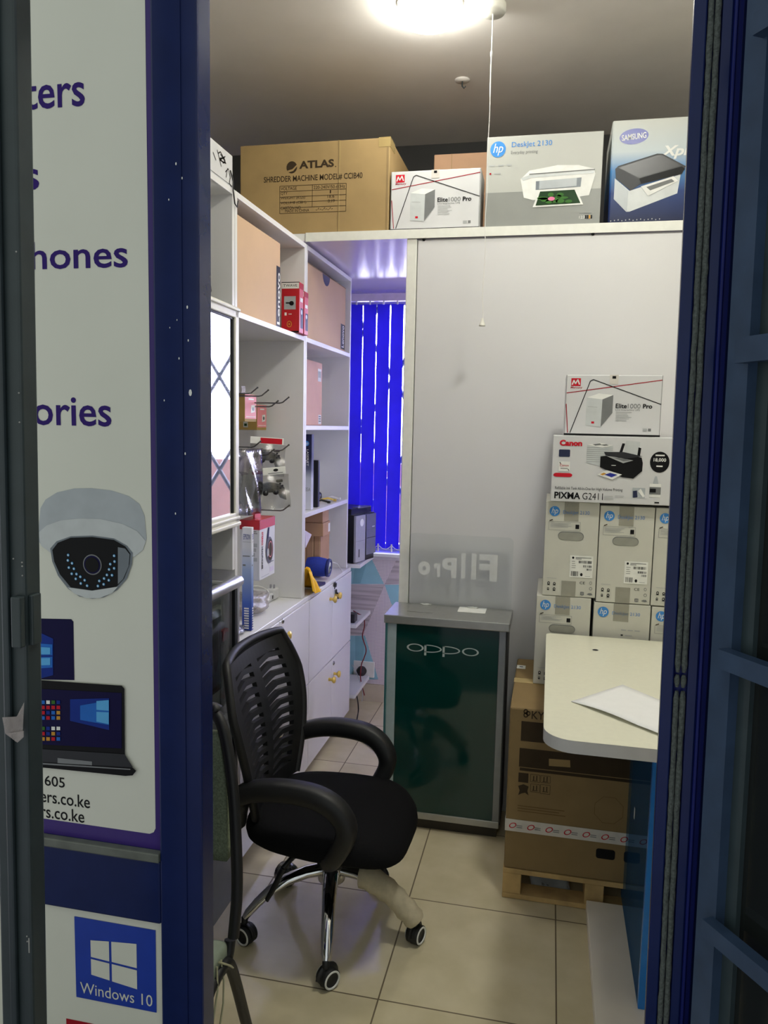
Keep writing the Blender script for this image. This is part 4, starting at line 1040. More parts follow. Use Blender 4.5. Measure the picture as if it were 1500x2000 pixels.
def pad_pack(c, s, label, red, group):
    c = Vector(c); r = empty('gamepad_pack', c, label, 'gamepad', group)
    gamepad(c, s, 1).build('gamepad', r)
    mb = MB(); mb.grid(lambda u, v: (c.x + (.034 + .012 * math.sin(u * 9) * math.sin(v * 7)) * s, c.y + (u - .5) * .19 * s, c.z + (v * .165 - .095) * s), 10, 10, 'plastic_bag'); mb.build('bag', r)
    mb = MB(); mb.box(c.x + .005 * s, c.y - .09 * s, c.z + .07 * s, c.x + .012 * s, c.y + .09 * s, c.z + .105 * s, 'label_white', .001)
    F = Frame((c.x + .012 * s, c.y - .09 * s, c.z + .07 * s), (0, .18 * s, 0), (0, 0, .035 * s), mb)
    if red: rect(F, .3, .1, .95, .9, 'ink_red', 1)
    else: rrect(F, .05, .25, .30, .75, .05, .2, 'ink_darkred', 1); disc(F, .72, .6, .07, .2, 'ink_black', 1); rect(F, .5, .15, .92, .25, 'ink_grey', 1)
    mb.build('header_card', r); r.rotation_euler = (math.radians(5 if not red else -3), 0, math.radians(-52))
a = PX(527, 900, X=-1.03); b_ = PX(533, 962, X=-1.0)
pad_pack((-1.045, a.y - .005, a.z + .012), .72, 'grey gamepad in a clear bag hanging above the other one', True, None)
pad_pack((-1.015, b_.y - .005, b_.z + .012), .76, 'grey gamepad in a clear bag with white header card, hanging lower', False, None)
a = PX(484, 940, X=-1.05)
r = empty('mouse_pack', (-1.05, a.y, a.z), 'big clear plastic bag with white goods hanging beside the gamepads', 'bag')
mb = MB(); mb.grid(lambda u, v: (-1.03 + .018 * math.sin(u * math.pi) + .006 * math.sin(u * 11 + v * 8), a.y + (u - .5) * (.14 + .05 * v), a.z - .115 + v * .23), 12, 12, 'plastic_bag', (-.05, 0, 0)); mb.build('bag', r)
mb = MB(); mb.lathe([(0, -.07), (.022, -.05), (.03, -.01), (.026, .03), (.012, .055), (0, .06)], (-1.055, a.y, a.z - .02), 'silver_print_light', (0, .25, 1), 16); mb.lathe([(.018, 0), (.02, .03), (.012, .06), (0, .062)], (-1.055, a.y - .03, a.z + .03), 'lilac_box', (0, .4, 1), 14); mb.build('goods', r)
# ---- standing goods on the worktop
gradient('epson_print', 2, (0, .39), [(0.0, (40, 60, 150)), (.25, (70, 100, 180)), (.55, (160, 180, 214)), (.75, (222, 224, 228)), (1.0, (228, 228, 230))])
a, b_ = PX(464, 1000, X=-1.0), PX(487, 1002, X=-1.0)
mb = MB(); ye0, ye1 = 2.44, 2.460
mb.box(-1.021, ye0, ZC + .001, -.986, ye1, ZC + .362, 'epson_print', .002); F = Frame((-.986, ye0, ZC), (0, ye1 - ye0, 0), (0, 0, .362), mb)
Fs = Frame((-1.021, ye0, ZC), (.035, 0, 0), (0, 0, .362), mb)
for FF in (F, Fs):
    text(FF, 'EPSON', .18, .885, .88, .935, 'print_midblue', 2); stroke(FF, .1, .86, .95, .86, .0008, 'ink_grey', 2); fine(FF, .1, .70, .85, .73, 1, 'ink_grey', 2, .3); rect(FF, .1, .63, .4, .645, 'ink_grey', 2)
    for k in range(9): rect(FF, .25, .02 + k * .024, .75, .034 + k * .024, 'ink_white', 2)
tag(mb.build('ink_box'), 'tall narrow white and blue ink box standing at the end of the worktop', 'box')
a = PX(504, 1030, X=-1.0); hb0 = PX(504, 1125, X=-1.0)
hy0, hy1 = 2.55, 2.705; hx0, hx1 = -1.075, -1.0; hz0, hz1 = PX(504, 1136, X=hx1).z, PX(504, 1018, X=hx1).z
mb = MB(); mb.box(hx0, hy0, hz0, hx1, hy1, hz1, 'box_white', .0015); mb.c = (hx0, hy0, hz0, hx1, hy1, hz1)
F = rside(mb); Ff = front(mb)
rect(F, 0, .845, 1, 1, 'red_box', 1); rect(Ff, 0, .845, 1, 1, 'red_box', 1); Ft = topf(mb); rect(Ft, 0, 0, 1, 1, 'red_top', 1)
Fq = Frame(F.at(.10, .80, 0), Vector((0, 0, -(hz1 - hz0) * .62)), Vector((0, (hy1 - hy0) * .14, 0)), mb)
text(Fq, 'STEREO', 0, .1, .36, .8, 'ink_red', 2, bold=.03); text(Fq, 'HEADPHONES', .40, .1, 1.0, .8, 'ink_black', 2, bold=.03)
poly(F, [(.42, .60), (.52, .84), (.62, .84), (.56, .62), (.55, .5), (.42, .45)], 'print_navy', 2); disc(F, .62, .45, .24, .23, 'pad_grey', 3, rot=.12); disc(F, .66, .45, .17, .18, 'ink_brown', 4); ring(F, .66, .46, .13, .14, .12, 'pink_print', 5); disc(F, .50, .42, .07, .07, 'silver_print', 5)
rect(F, .72, .23, .9, .245, 'ink_grey', 2); rect(F, .65, .07, .9, .15, 'lilac_box', 2); rect(F, .1, .04, .6, .05, 'ink_lightgrey', 2)
fine(Ff, .4, .76, .9, .82, 2, 'ink_black', 2, .3); fine(Ff, .3, .3, .9, .62, 4, 'ink_lightgrey', 2, .75); disc(Ff, .35, .12, .05, .018, 'ink_red', 2, 10)
o = tag(mb.build('headphone_box'), 'white headphone box with a red lid hanging over the cables', 'box')
mb = MB(); mb.box((hx0 + hx1) / 2 - .006, (hy0 + hy1) / 2 - .03, hz1, (hx0 + hx1) / 2, (hy0 + hy1) / 2 + .03, hz1 + .035, 'red_top', .001); mb.build('hang_tab', o)
# cable heap, charger, network switch, plastic sleeve
def cable(name, pts, r, m, label, parent=None):
    P = [Vector(p) for p in pts]; out = []
    for i in range(len(P) - 1):
        p0, p1, p2, p3 = P[max(i - 1, 0)], P[i], P[i + 1], P[min(i + 2, len(P) - 1)]
        for k in range(6):
            t = k / 6; out.append(.5 * ((2 * p1) + (-p0 + p2) * t + (2 * p0 - 5 * p1 + 4 * p2 - p3) * t * t + (-p0 + 3 * p1 - 3 * p2 + p3) * t ** 3))
    out.append(P[-1]); mb = MB(); mb.tube(out, r, m, 7)
    o = mb.build(name, parent)
    if label: tag(o, label, 'cable')
    return o
zc0 = ZC + .003
def W(px, py, z): p = PX(px, py, Z=z); return (p.x, p.y, p.z)
cable('white_cable', [W(484, 1180, zc0), W(505, 1165, zc0 + .02), W(522, 1175, zc0 + .03), W(524, 1155, zc0 + .05), W(505, 1145, zc0 + .06), W(487, 1148, zc0 + .06), W(490, 1162, zc0 + .04), W(508, 1170, zc0 + .02), W(525, 1180, zc0 + .01), W(515, 1188, zc0), W(495, 1184, zc0), W(490, 1178, zc0 + .012), W(512, 1172, zc0 + .025), W(528, 1172, zc0 + .02)], .0022, 'cord_white', 'white cable coiled in loose loops on the worktop')
mb = crumple((-1.09, 2.66, ZC + .042), .06, .12, .040, 'clear_wrap', 12); tag(mb.build('cable_bag'), 'crumpled clear bag of cables behind the white cable loops', 'bag')
p = W(536, 1170, ZC); mb = MB(); mb.box(p[0] - .03, p[1] - .025, ZC + .001, p[0] + .01, p[1] + .03, ZC + .045, 'box_white', .006); mb.box(p[0] - .02, p[1] - .004, ZC + .045, p[0] - .014, p[1] + .004, ZC + .06, 'lock_chrome'); mb.box(p[0] - .005, p[1] - .004, ZC + .045, p[0] + .001, p[1] + .004, ZC + .06, 'lock_chrome')
tag(mb.build('charger'), 'white plug charger lying at the end of the white cable', 'charger')
p = W(552, 1160, ZC); mb = MB(); yq = min(p[1] + .01, 2.965); mb.box(p[0] - .12, yq - .13, ZC + .001, p[0] + .005, yq, ZC + .03, 'box_white', .003); F = Frame((p[0] + .005, yq - .13, ZC + .001), (0, .13, 0), (0, 0, .029), mb)
for k in range(5): rect(F, .42 + k * .1, .25, .50 + k * .1, .75, 'ink_black', 1)
rect(F, .1, .35, .18, .6, 'ink_grey', 1); tag(mb.build('network_switch'), 'small white network switch with black ports beside the shelf side', 'network switch')
mb = crumple((-1.02, 2.37, ZC + .017), .03, .05, .016, 'plastic_bag', 21); tag(mb.build('plastic_sleeve'), 'flat clear plastic sleeve near the worktop edge', 'bag')

# ---- far unit contents
mb = carton('c', -1.28, 3.05, LV[1] + .001, -1.06, 3.49, PX(637, 712, X=-1.06).z, 'kraft_pink', b=.003); F = rside(mb)
rect(F, .84, .70, .96, .90, 'label_white', 1); rect(F, .87, .02, .97, .17, 'label_white', 1); barcode(F, .85, .76, .95, .86, 8, 'ink_lightgrey', 2); fine(F, .88, .04, .96, .15, 3, 'ink_grey', 2)
tag(mb.build('carton'), 'pinkish carton with two white labels in the second compartment', 'box')
a, b_ = PX(601, 842, X=-1.05), PX(615, 842, X=-1.05)
gradient('toner_print', 2, (0, .30), [(0.0, (214, 214, 222)), (.45, (190, 194, 206)), (.58, (90, 96, 120)), (.75, (24, 28, 60)), (1.0, (40, 44, 80))])
mb = MB(); mb.box(-1.12, 3.14, LV[2] + .001, -.997, 3.172, LV[2] + .325, 'toner_print', .002)
F = Frame((-1.12, 3.14, LV[2]), (.123, 0, 0), (0, 0, .325), mb)
hp_mark(F, .82, .88, .09); Fq = Frame(F.at(.80, .80, 0), Vector((0, 0, -.07)), Vector((.02, 0, 0)), mb); text(Fq, 'LASERJET', 0, 0, 1, .6, 'ink_white', 2); text(F, '85A', .78, .25, .97, .30, 'ink_grey', 1)
tag(mb.build('toner_box'), 'tall toner box, dark above and pale below, in the third compartment', 'box')
mb = MB(); mb.box(-1.12, 3.25, LV[2] + .001, -1.0, 3.275, LV[2] + .21, 'pad_black', .004); tag(mb.build('black_case'), 'flat black case standing behind the toner box', 'case')
p = W(622, 970, LV[2] + .02); mb = MB(); mb.lathe([(.022, 0), (.024, .01), (.02, .03), (.012, .032), (0, .028)], (p[0] - .02, p[1], LV[2] + .024), 'pad_black', (1, -.3, 0), 18); mb.lathe([(.011, .031), (0, .034)], (p[0] - .02, p[1], LV[2] + .024), 'lock_chrome', (1, -.3, 0), 14)
tag(mb.build('webcam'), 'small round black webcam at the edge of the third compartment', 'webcam')
for k, (x, y, m) in enumerate(((636, 968, 'cord_black'), (648, 966, 'knob_brass'), (656, 968, 'cord_white'))):
    p = (-1.02, PX(x, y, X=-1.02).y, 0); mb = MB(); mb.tube([(p[0] - .06, p[1] - .02, LV[2] + .006), (p[0] - .02, p[1], LV[2] + .016), (p[0] + .01, p[1] + .012, LV[2] + .007)], .005, m, 8)
    mb.box(p[0] + .006, p[1] + .006, LV[2] + .001, p[0] + .02, p[1] + .02, LV[2] + .012, m, .001)
    tag(mb.build('adapter_cable'), ('black adapter cable beside the webcam', 'brass coloured adapter cable between the black and the white one', 'white tipped adapter cable nearest the shelf side panel')[k], 'cable')
for (x1, y0, y1, z0, h, m, lab) in ((-1.022, 3.40, 3.50, 1.0955, .063, 'kraft_mid', 'flat brown carton, topmost of the little stack by the speaker'), (-1.018, 3.395, 3.51, 1.0315, .063, 'kraft_mid', 'flat brown carton with white label, second in the little stack')):
    mb = carton('c', -1.26, y0, z0, x1, y1, z0 + h, m, b=.002); F = rside(mb)
    if 'label' in lab: rect(F, .72, .2, .97, .85, 'label_white', 1)
    stroke(F, .8, 0, .8, 1, .0015, 'kraft_dark', 1); tag(mb.build('carton'), lab, 'box')
for k, (y0, y1) in enumerate(((-1.26, -1.186), (-1.184, -1.108), (-1.106, -1.070), (-1.068, -1.037))):
    mb = carton('c', y0, 3.42, ZC + .001, y1, 3.565, 1.030, 'kraft_mid', b=.002); F = front(mb)
    stroke(F, .86, 0, .86, 1, .004, 'kraft_light', 1)
    tag(mb.build('carton'), ('upright brown carton at the very back of the row under the flat cartons', 'upright brown carton, second from the back of the row', 'narrow upright brown carton, second from the open front of the row', 'narrow upright brown carton at the open front of the row behind the blue speaker')[k], 'box')
mb = MB(); p = [PX(x, y, X=-1.0) for x, y in ((596, 1036), (609, 1044), (597, 1070))]; p[0].y -= 0; mb.prism(p, (-.002, 0, 0), 'lilac_box'); tag(mb.build('paper_corner'), 'pale folded card corner poking out beside the brown cartons', 'card')
# blue cylinder speaker
spc = empty('bluetooth_speaker', (-1.02, 3.22, ZC), 'blue cylinder speaker lying before the brown cartons', 'speaker')
A = PX(641, 1109, X=-0.985); B_ = Vector((-1.085, 3.37, A.z + .006)); ax = (A - B_).normalized(); Ln = (A - B_).length
mb = MB(); mb.lathe([(.038, 0), (.043, .02), (.046, Ln * .5), (.043, Ln - .02), (.040, Ln - .004)], B_, 'blue_speaker', ax, 28); mb.build('body', spc)
mb = MB(); mb.lathe([(.041, -.006), (.044, .0), (.042, .008), (.034, .010), (.031, .004), (.0, .003)], A, 'blue_rubber', ax, 28); mb.build('end_ring', spc)
mb = MB(); mb.lathe([(.027, .004), (.026, .008), (0, .009)], A, 'silver_print', ax, 24)
up = Vector((0, 0, 1)); up = (up - ax * up.dot(ax)).normalized(); rt = up.cross(ax)
F = Frame(A + ax * .009, rt * .05, up * .05, mb)
text(F, 'JBL', -.30, -.20, .30, .20, 'ink_black', 1, bold=.03, rot=.3); mb.build('badge', spc)
mb = MB(); mb.grid(lambda u, v: (-1.06 + .085 * u + .008 * math.sin(v * 7 + u * 3), 3.16 + .15 * v, ZC + .004 + .030 * (1 - v) * math.sin(math.pi * min(1, u * 1.1)) ** .7 * (1 + .25 * math.sin(v * 14))), 12, 14, 'navy_cloth', (0, 0, -.003)); tag(mb.build('navy_pouch'), 'dark navy fabric pouch lying under the blue speaker', 'pouch')
rr = random.Random(6)
def ycl(u, v):
    x = -1.045 + .098 * u; y = 3.015 + .15 * v
    z = ZC + .006 + .12 * (1 - v) ** .8 * (math.sin(math.pi * (.12 + .82 * u)) ** .6) * (1 + .22 * math.sin(9 * u + 5 * v) + .15 * math.sin(17 * v + 4 * u))
    if u > .8: z -= (u - .8) * .12; 
    return (x + .008 * math.sin(12 * v), y, max(z, ZC + .0015))
mb = MB(); mb.grid(ycl, 16, 16, 'yellow_cloth', (0, 0, -.0012)); tag(mb.build('yellow_cloth'), 'crumpled yellow cloth at the edge of the cupboard top', 'cloth')
cable('white_cable', [W(650, 1098, ZC + .05), W(658, 1101, ZC + .03), W(664, 1109, ZC + .012), W(668, 1116, ZC + .004)], .0025, 'cord_white', 'white cable bending over the cupboard top beside the blue speaker')

# ---- corner shelf behind the cupboards with printer, socket and cords
cs = empty('corner_shelf', (-1.1, 3.9, 0.1), 'white corner shelf under the window blinds holding the printer', 'shelf')
for z in (.845, .53, .155): boxes((SB, 3.745, z - .02, -0.925 if z > .8 else -.94, 4.07, z, 'white_laminate', .002)).build('shelf_board', cs)
boxes((SB, 3.76, .0, SB + .02, 4.07, .825, 'white_laminate', .002)).build('side_panel', cs)
pr = empty('printer', (-1.08, 3.9, .847), 'black and grey printer standing on the corner shelf by the blinds', 'printer')
A_, B2 = Vector((-0.953, 3.75, 0)), Vector((-0.893, 3.955, 0)); dv = (B2 - A_).normalized(); nv = Vector((-dv.y, dv.x, 0)); dep = .26
z0, z1 = .847, 1.125
def prz(mb, s0, s1, n0, n1, z0, z1, m, b=0):
    L_ = (B2 - A_).length
    P4 = [A_ + dv * L_ * s + nv * n_ + Vector((0, 0, z0)) for s, n_ in ((s0, n0), (s1, n0), (s1, n1), (s0, n1))]
    mb.prism(P4, (0, 0, z1 - z0), m)
mb = MB(); prz(mb, 0.0, 1.0, .012, dep, z0, z1 - .03, 'printer_black'); prz(mb, .02, .98, .03, dep, z1 - .03, z1, 'printer_black'); mb.build('body', pr)
mb = MB(); prz(mb, .02, .47, .0, .0115, z0 + .004, z1 - .035, 'printer_lightgrey'); prz(mb, .53, .99, .0, .0115, z0 + .03, z1 - .035, 'printer_grey')
F = Frame(A_ + Vector((0, 0, z0)), (B2 - A_), (0, 0, z1 - z0), mb)
disc(F, .30, .74, .09, .07, 'ink_white', 1); rect(F, .02, .40, .46, .405, 'ink_grey', 1); rect(F, .54, .42, .98, .43, 'ink_black', 1); rect(F, .54, .58, .98, .585, 'ink_grey', 1); rect(F, .16, .1, .2, .25, 'ink_black', 1); rect(F, .80, .62, .93, .635, 'ink_white', 1)
mb.build('front_panel', pr)
mb = MB(); prz(mb, .30, .9, .02, .06, z1 - .001, z1 + .004, 'printer_grey'); mb.build('control_panel', pr)
mb = MB(); mb.box(-1.02, 3.77, .531, -.955, 3.83, .575, 'pad_black', .004); tag(mb.build('power_adapter'), 'black power adapter on the middle board of the corner shelf', 'adapter')
p = PX(716, 1312, Y=WB - .012)
so = empty('wall_socket', (p.x - .015, WB - .012, p.z - .04), 'white wall socket with a black plug behind the corner shelf', 'socket')
mb = MB(); mb.box(p.x - .075, WB - .02, p.z - .03, p.x + .045, WB - .008, p.z + .06, 'white_switch', .003); mb.build('plate', so)
mb = MB(); q = PX(705, 1312, Y=WB - .04); mb.lathe([(.028, 0), (.028, .02), (.02, .035), (.008, .04)], (q.x, WB - .02, q.z), 'cord_black', (0, -1, 0), 16); mb.build('plug', so)
def C4(pts, y): return [tuple(PX(x, yy, Y=y)) for x, yy in pts]
cable('hanging_cable', C4([(690, 1193), (700, 1199), (710, 1205), (712, 1222), (708, 1243), (715, 1268), (711, 1285), (706, 1298), (704, 1322), (707, 1340), (712, 1358)], 3.96), .0032, 'cord_red', 'dark red and black cord hanging from the corner shelf to the plug')
cable('thin_cord', C4([(687, 1298), (697, 1315), (704, 1335), (708, 1352), (707, 1370)], 3.94), .002, 'silver_print', 'thin grey cord crossing the dark red one by the socket')
cable('floor_cord', [tuple(PX(687, 1340, Y=3.90)), tuple(PX(696, 1356, Y=3.87)), W(700, 1385, .006), W(697, 1408, .006), W(703, 1418, .006), W(705, 1440, .006), W(714, 1452, .006), W(728, 1461, .006), W(745, 1475, .006)], .0035, 'cord_black', 'black cord trailing over the floor tiles from the corner shelf')

# ---- vertical blinds
bl = empty('vertical_blind', (-0.85, 4.02, .86), 'blue vertical blinds with white bead chain in the window bay', 'blind')
BYb = 4.05
boxes((-1.16, BYb - .012, 2.205, 0.02, BYb + .03, 2.245, 'blind_headrail', .003)).build('headrail', bl)
sx0 = PX(680, 800, Y=BYb).x; pit = .0742
for k in range(9):
    x0 = sx0 + k * pit; wd = (.0735, .0735, .072, .0715, .069, .062, .066, .07, .07)[k]
    ang = (.10, .12, .16, .12, .20, .30, .25, .2, .2)[k]
    def sl(u, v, x0=x0, wd=wd, ang=ang):
        s_ = (u - .5) * wd * (1 - .06 * v); return (x0 + pit / 2 + s_ * math.cos(ang), BYb + s_ * math.sin(ang) * (1 - .5 * v) + .004 * math.cos(math.pi * (u - .5)), .885 + v * 1.305)
    mb = MB(); mb.grid(sl, 6, 10, 'blind_blue'); mb.build('slat', bl)
    q = MB(); q.box(x0 + pit / 2 - .004, BYb - .004, 2.187, x0 + pit / 2 + .004, BYb + .004, 2.207, 'white_switch'); q.build('hanger', bl)
pts = []; ch = MB()
for k in range(9):
    for j in range(8):
        t = j / 8; x = sx0 + (k + .5 + t) * pit; pts.append(Vector((x, BYb - .014, .905 - .022 * math.sin(math.pi * t))))
ch.tube(pts, .0022, 'cord_white', 6)
for p in pts: ch.lathe([(0, -.003), (.0034, 0), (0, .003)], p, 'cord_white', n=6)
for k in range(9): ch.box(sx0 + (k + .5) * pit - .005, BYb - .018, .87, sx0 + (k + .5) * pit + .003, BYb - .008, .912, 'white_switch', .001)
ch.build('bead_chain', bl)

# ================================================================== GREEN COUNTER
OY0, OY1 = 2.775, 2.975
co = empty('display_counter', (-0.355, (OY0 + OY1) / 2, 0), 'narrow green glass fronted counter with a steel top in the middle of the room', 'counter')
ox0, ox1 = -0.575, -0.130
OZ = .845
boxes((ox0 - .012, OY0 - .012, OZ - .032, ox1 + .012, OY1 + .012, OZ, 'brushed_grey', .003)).build('top', co)
boxes((ox0 + .0, OY0 + .012, .075, ox1 - .0, OY1, OZ - .033, 'counter_side')).build('body', co)
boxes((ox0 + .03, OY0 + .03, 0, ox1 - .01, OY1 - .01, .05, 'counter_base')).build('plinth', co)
boxes((ox0 + .002, OY0 + .002, .048, ox1, OY1, .075, 'brushed_grey', .002)).build('base_trim', co)
mb = MB(); mb.box(ox0 + .036, OY0 + .004, .076, ox1 - .026, OY0 + .011, OZ - .034, 'counter_green')
F = Frame((0, OY0 + .004, 0), (1, 0, 0), (0, 0, 1), mb)
def oz(x, y): p = PX(x, y, Y=OY0 + .004); return p.x, p.z
def oc(x, y): return oz(740 + x / 4, 1000 + y / 4)
zmid = (oc(285, 1057)[1] + oc(715, 1096)[1]) / 2
for (a, b_) in ((218, 350), (650, 782)):
    xa, xb = oc(a, 1070)[0], oc(b_, 1070)[0]; ring(F, (xa + xb) / 2, zmid, (xb - xa) / 2, .0150, .22, 'counter_letter', 1, 40)
for (a, b_) in ((355, 492), (498, 636)):
    xa, xb = oc(a, 1070)[0], oc(b_, 1070)[0]; rect(F, xa, zmid - .027, xa + .008, zmid + .0150, 'counter_letter', 1)
    for k in range(20):
        t0, t1 = -math.pi / 2 + math.pi * k / 20, -math.pi / 2 + math.pi * (k + 1) / 20; R_, r_ = (xb - xa) - .014, (xb - xa) - .020
        c0 = xa + .014; poly(F, [(c0 + R_ * math.cos(t0), zmid + .0150 * math.sin(t0)), (c0 + R_ * math.cos(t1), zmid + .0150 * math.sin(t1)), (c0 + r_ * math.cos(t1), zmid + .0114 * math.sin(t1)), (c0 + r_ * math.cos(t0), zmid + .0114 * math.sin(t0))], 'counter_letter', 1)
    for sg in (1, -1): rect(F, xa, zmid + (.0114 if sg > 0 else -.0150), xa + .0142, zmid + (.0150 if sg > 0 else -.0114), 'counter_letter', 1)
mb.build('front_panel', co)
boxes((ox0 + .001, OY0 + .003, .076, ox0 + .035, OY0 + .012, OZ - .034, 'counter_trim', .001)).build('edge_strip', co)
boxes((ox1 - .025, OY0 + .003, .076, ox1 - .001, OY0 + .012, OZ - .034, 'counter_side', .001)).build('edge_strip', co)
boxes((ox0 - .006, OY0, .06, ox0 - .001, OY1 - .01, OZ - .034, 'counter_glass')).build('side_pane', co)
boxes((ox0 - .007, OY0, .06, ox0 + .0005, OY0 + .0025, OZ - .034, 'glass_edge')).build('pane_edge', co)
boxes((ox1 + .001, OY0 + .01, .06, ox1 + .004, OY1 - .01, OZ - .034, 'black_plastic')).build('side_panel', co)
for (x0, y0, x1, y1, m) in ((795, 1184, 854, 1194, 'brushed_grey'), (893, 1189, 951, 1195, 'label_white')):
    a = PX(x0, y1, Z=OZ); b_ = PX(x1, y0, Z=OZ)
    boxes((min(a.x, b_.x), min(a.y, b_.y), OZ + .0002, max(a.x, b_.x), max(a.y, b_.y), OZ + .0015, m, .0004)).build('slot_plate', co)
for x, y in ((838, 1173), (928, 1180)):
    p = PX(x, y, Z=OZ); q = crumple((p.x, min(p.y, OY1 - .01), OZ + .003), .022, .008, .003, 'label_white', x); q.build('glue_residue', co)
# clear acrylic sign standing on it, read from the far side
sy = 2.955
xa, xb = PX(798, 1100, Y=sy).x, PX(1001, 1110, Y=sy).x; zt = PX(900, 1046, Y=sy).z
sg = empty('acrylic_sign', ((xa + xb) / 2, sy, OZ), 'clear acrylic sign with frosted reversed lettering standing on the green counter', 'sign')
mb = MB(); ol = [(xa, sy, OZ + .001), (xb, sy, OZ + .001)]
for k in range(7):
    t = math.radians(15 * k); ol.append((xb - .02 + .02 * math.cos(t), sy, zt - .02 + .02 * math.sin(t)))
for k in range(7):
    t = math.radians(90 + 15 * k); ol.append((xa + .02 + .02 * math.cos(t), sy, zt - .02 + .02 * math.sin(t)))
mb.prism(ol, (0, .004, 0), 'clear_acrylic'); mb.build('sheet', sg)
mb = MB(); F = Frame((0, sy - .0006, 0), (1, 0, 0), (0, 0, 1), mb)
def sz(x, y): p = PX(740 + x / 4, 1000 + y / 4, Y=sy); return p.x, p.z
for s_, x0, y0, x1, y1, bo in (('F', 780, 335, 930, 535, .045), ('1', 720, 325, 765, 525, .04), ('1', 640, 322, 680, 515, .04), ('P', 490, 360, 610, 510, .045), ('r', 425, 400, 480, 505, .045), ('o', 305, 385, 405, 490, .06)):
    a, b_ = sz(x0, y1), sz(x1, y0); text(F, s_, a[0], a[1], b_[0], b_[1], 'frost', 1, bold=bo, mirror=True)
mb.build('lettering', sg)

# ================================================================== PALLET, BIG CARTON AND PRINTER BOXES
KY = 2.43; kx0, kx1, KZ0, KZ1 = -0.092, 0.50, .106, .656
pl = empty('wooden_pallet', (0.2, 2.7, 0), 'wooden pallet under the big brown printer carton', 'pallet')
boxes((kx0 - .002, KY + .0, .088, kx1, 2.98, .105, 'pallet_wood', .002)).build('deck', pl)
for x0, x1 in ((kx0 - .002, kx0 + .058), (.17, .23), (kx1 - .06, kx1)): boxes((x0, KY + .001, .018, x1, 2.98, .088, 'pallet_wood', .002)).build('bearer', pl)
boxes((kx0 - .002, KY - .001, .001, kx1, KY + .07, .018, 'pallet_wood', .002)).build('bottom_board', pl)
boxes((kx0 - .002, 2.9, .001, kx1, 2.98, .018, 'pallet_wood', .002)).build('bottom_board', pl)
mb = MB(); mb.grid(lambda u, v: (-.0 + .13 * u - .03 * v, KY + .085 + .12 * v, .008 + .05 * v + .006 * math.sin(9 * u) * math.sin(7 * v)), 8, 8, 'silver_print', (0, 0, -.001)); tag(mb.build('plastic_scrap'), 'scrap of clear plastic film lying inside the pallet', 'plastic film')
ky = empty('printer_carton', (0.2, 2.7, KZ0), 'big worn brown printer carton with tape band, on the pallet beside the counter', 'box')
mb = MB(); mb.box(kx0, KY, KZ0, kx1, 2.975, KZ1, 'kraft_dark', .006)
F = Frame((0, KY, 0), (1, 0, 0), (0, 0, 1), mb)
def kz(x, y): p = PX(940 + x / 3.333, 1200 + y / 3.333, Y=KY); return (p.x, p.z)
def kp(pts, m, l=1): poly(F, [kz(*p) for p in pts], m, l)
zr = lambda y: PX(1000, 1200 + y / 3.333, Y=KY).z
def kt(s, x0, y0, x1, y1, m, **k):
    a, b_ = kz(x0, (y0 + y1) / 2)[0], kz(x1, (y0 + y1) / 2)[0]; text(F, s, a, kz(x0, y1)[1], b_, kz(x0, y0)[1], m, 1, **k)
def krow(y0, y1, x0, m, x1=None): rect(F, kz(x0, y0)[0], kz(x0, y1)[1], kx1 - .04 if x1 is None else kz(x1, y0)[0], kz(x0, y0)[1], m, 1)
kt('KYOCERA', 328, 628, 640, 680, 'ink_brown', bold=.01)
for q in ((290, 632, 14), (290, 655, 14), (305, 644, 12)): a = kz(q[0], q[1]); ring(F, a[0], a[1], .0075, .0085, .45, 'ink_brown', 1, 16)
krow(693, 822, 262, 'ink_brown'); krow(868, 990, 250, 'ink_brown')
kt('TASKalfa', 720, 838, 935, 885, 'ink_faintbrown'); kp([(440, 938), (578, 948), (580, 995), (440, 985)], 'kraft', 2)
stroke(F, kz(250, 1010)[0], kz(250, 1005)[1], kx1 - .04, kz(250, 1005)[1], .010, 'ink_brown', 1)
krow(1028, 1090, 243, 'ink_brown', 308)
kp([(240, 1115), (275, 1105), (308, 1120), (300, 1150), (308, 1178), (285, 1160), (262, 1165), (240, 1175), (250, 1145)], 'ink_brown')
for (x0, y0, x1, y1) in ((322, 1040, 380, 1095), (322, 1102, 378, 1160), (388, 1048, 448, 1100), (386, 1106, 446, 1172)):
    a, c = kz(x0, y0), kz(x1, y1)
    for (p, q) in (((a[0], a[1]), (c[0], a[1])), ((a[0], c[1]), (c[0], c[1])), ((a[0], a[1]), (a[0], c[1])), ((c[0], a[1]), (c[0], c[1]))): stroke(F, *p, *q, .0012, 'ink_brown', 1)
    xm = (a[0] + c[0]) / 2; zm = (a[1] + c[1]) / 2
    stroke(F, xm - .005, zm - .008, xm - .005, zm + .008, .003, 'ink_brown', 2); stroke(F, xm + .005, zm - .006, xm + .005, zm + .010, .003, 'ink_brown', 2); stroke(F, xm - .009, zm - .008, xm + .009, zm - .008, .002, 'ink_brown', 2)
fine(F, kz(235, 1290)[0], kz(235, 1290)[1], kz(560, 1290)[0], kz(235, 1240)[1], 3, 'ink_faintbrown', 1, .3, .2)
cx, cz = kz(830, 1275)
oct_ = [(cx + .047 * math.cos(math.pi / 8 + k * math.pi / 4), cz + .047 * math.sin(math.pi / 8 + k * math.pi / 4)) for k in range(9)]
for p, q in zip(oct_, oct_[1:]): stroke(F, *p, *q, .0013, 'ink_faintbrown', 1)
a, c = kz(748, 1520), kz(868, 1600); rrect(F, a[0], c[1], c[0], a[1], .008, .008, 'ink_black', 2)
a, c = kz(930, 1540), kz(1030, 1625); rrect(F, a[0], c[1], c[0], a[1], .008, .008, 'ink_black', 2)
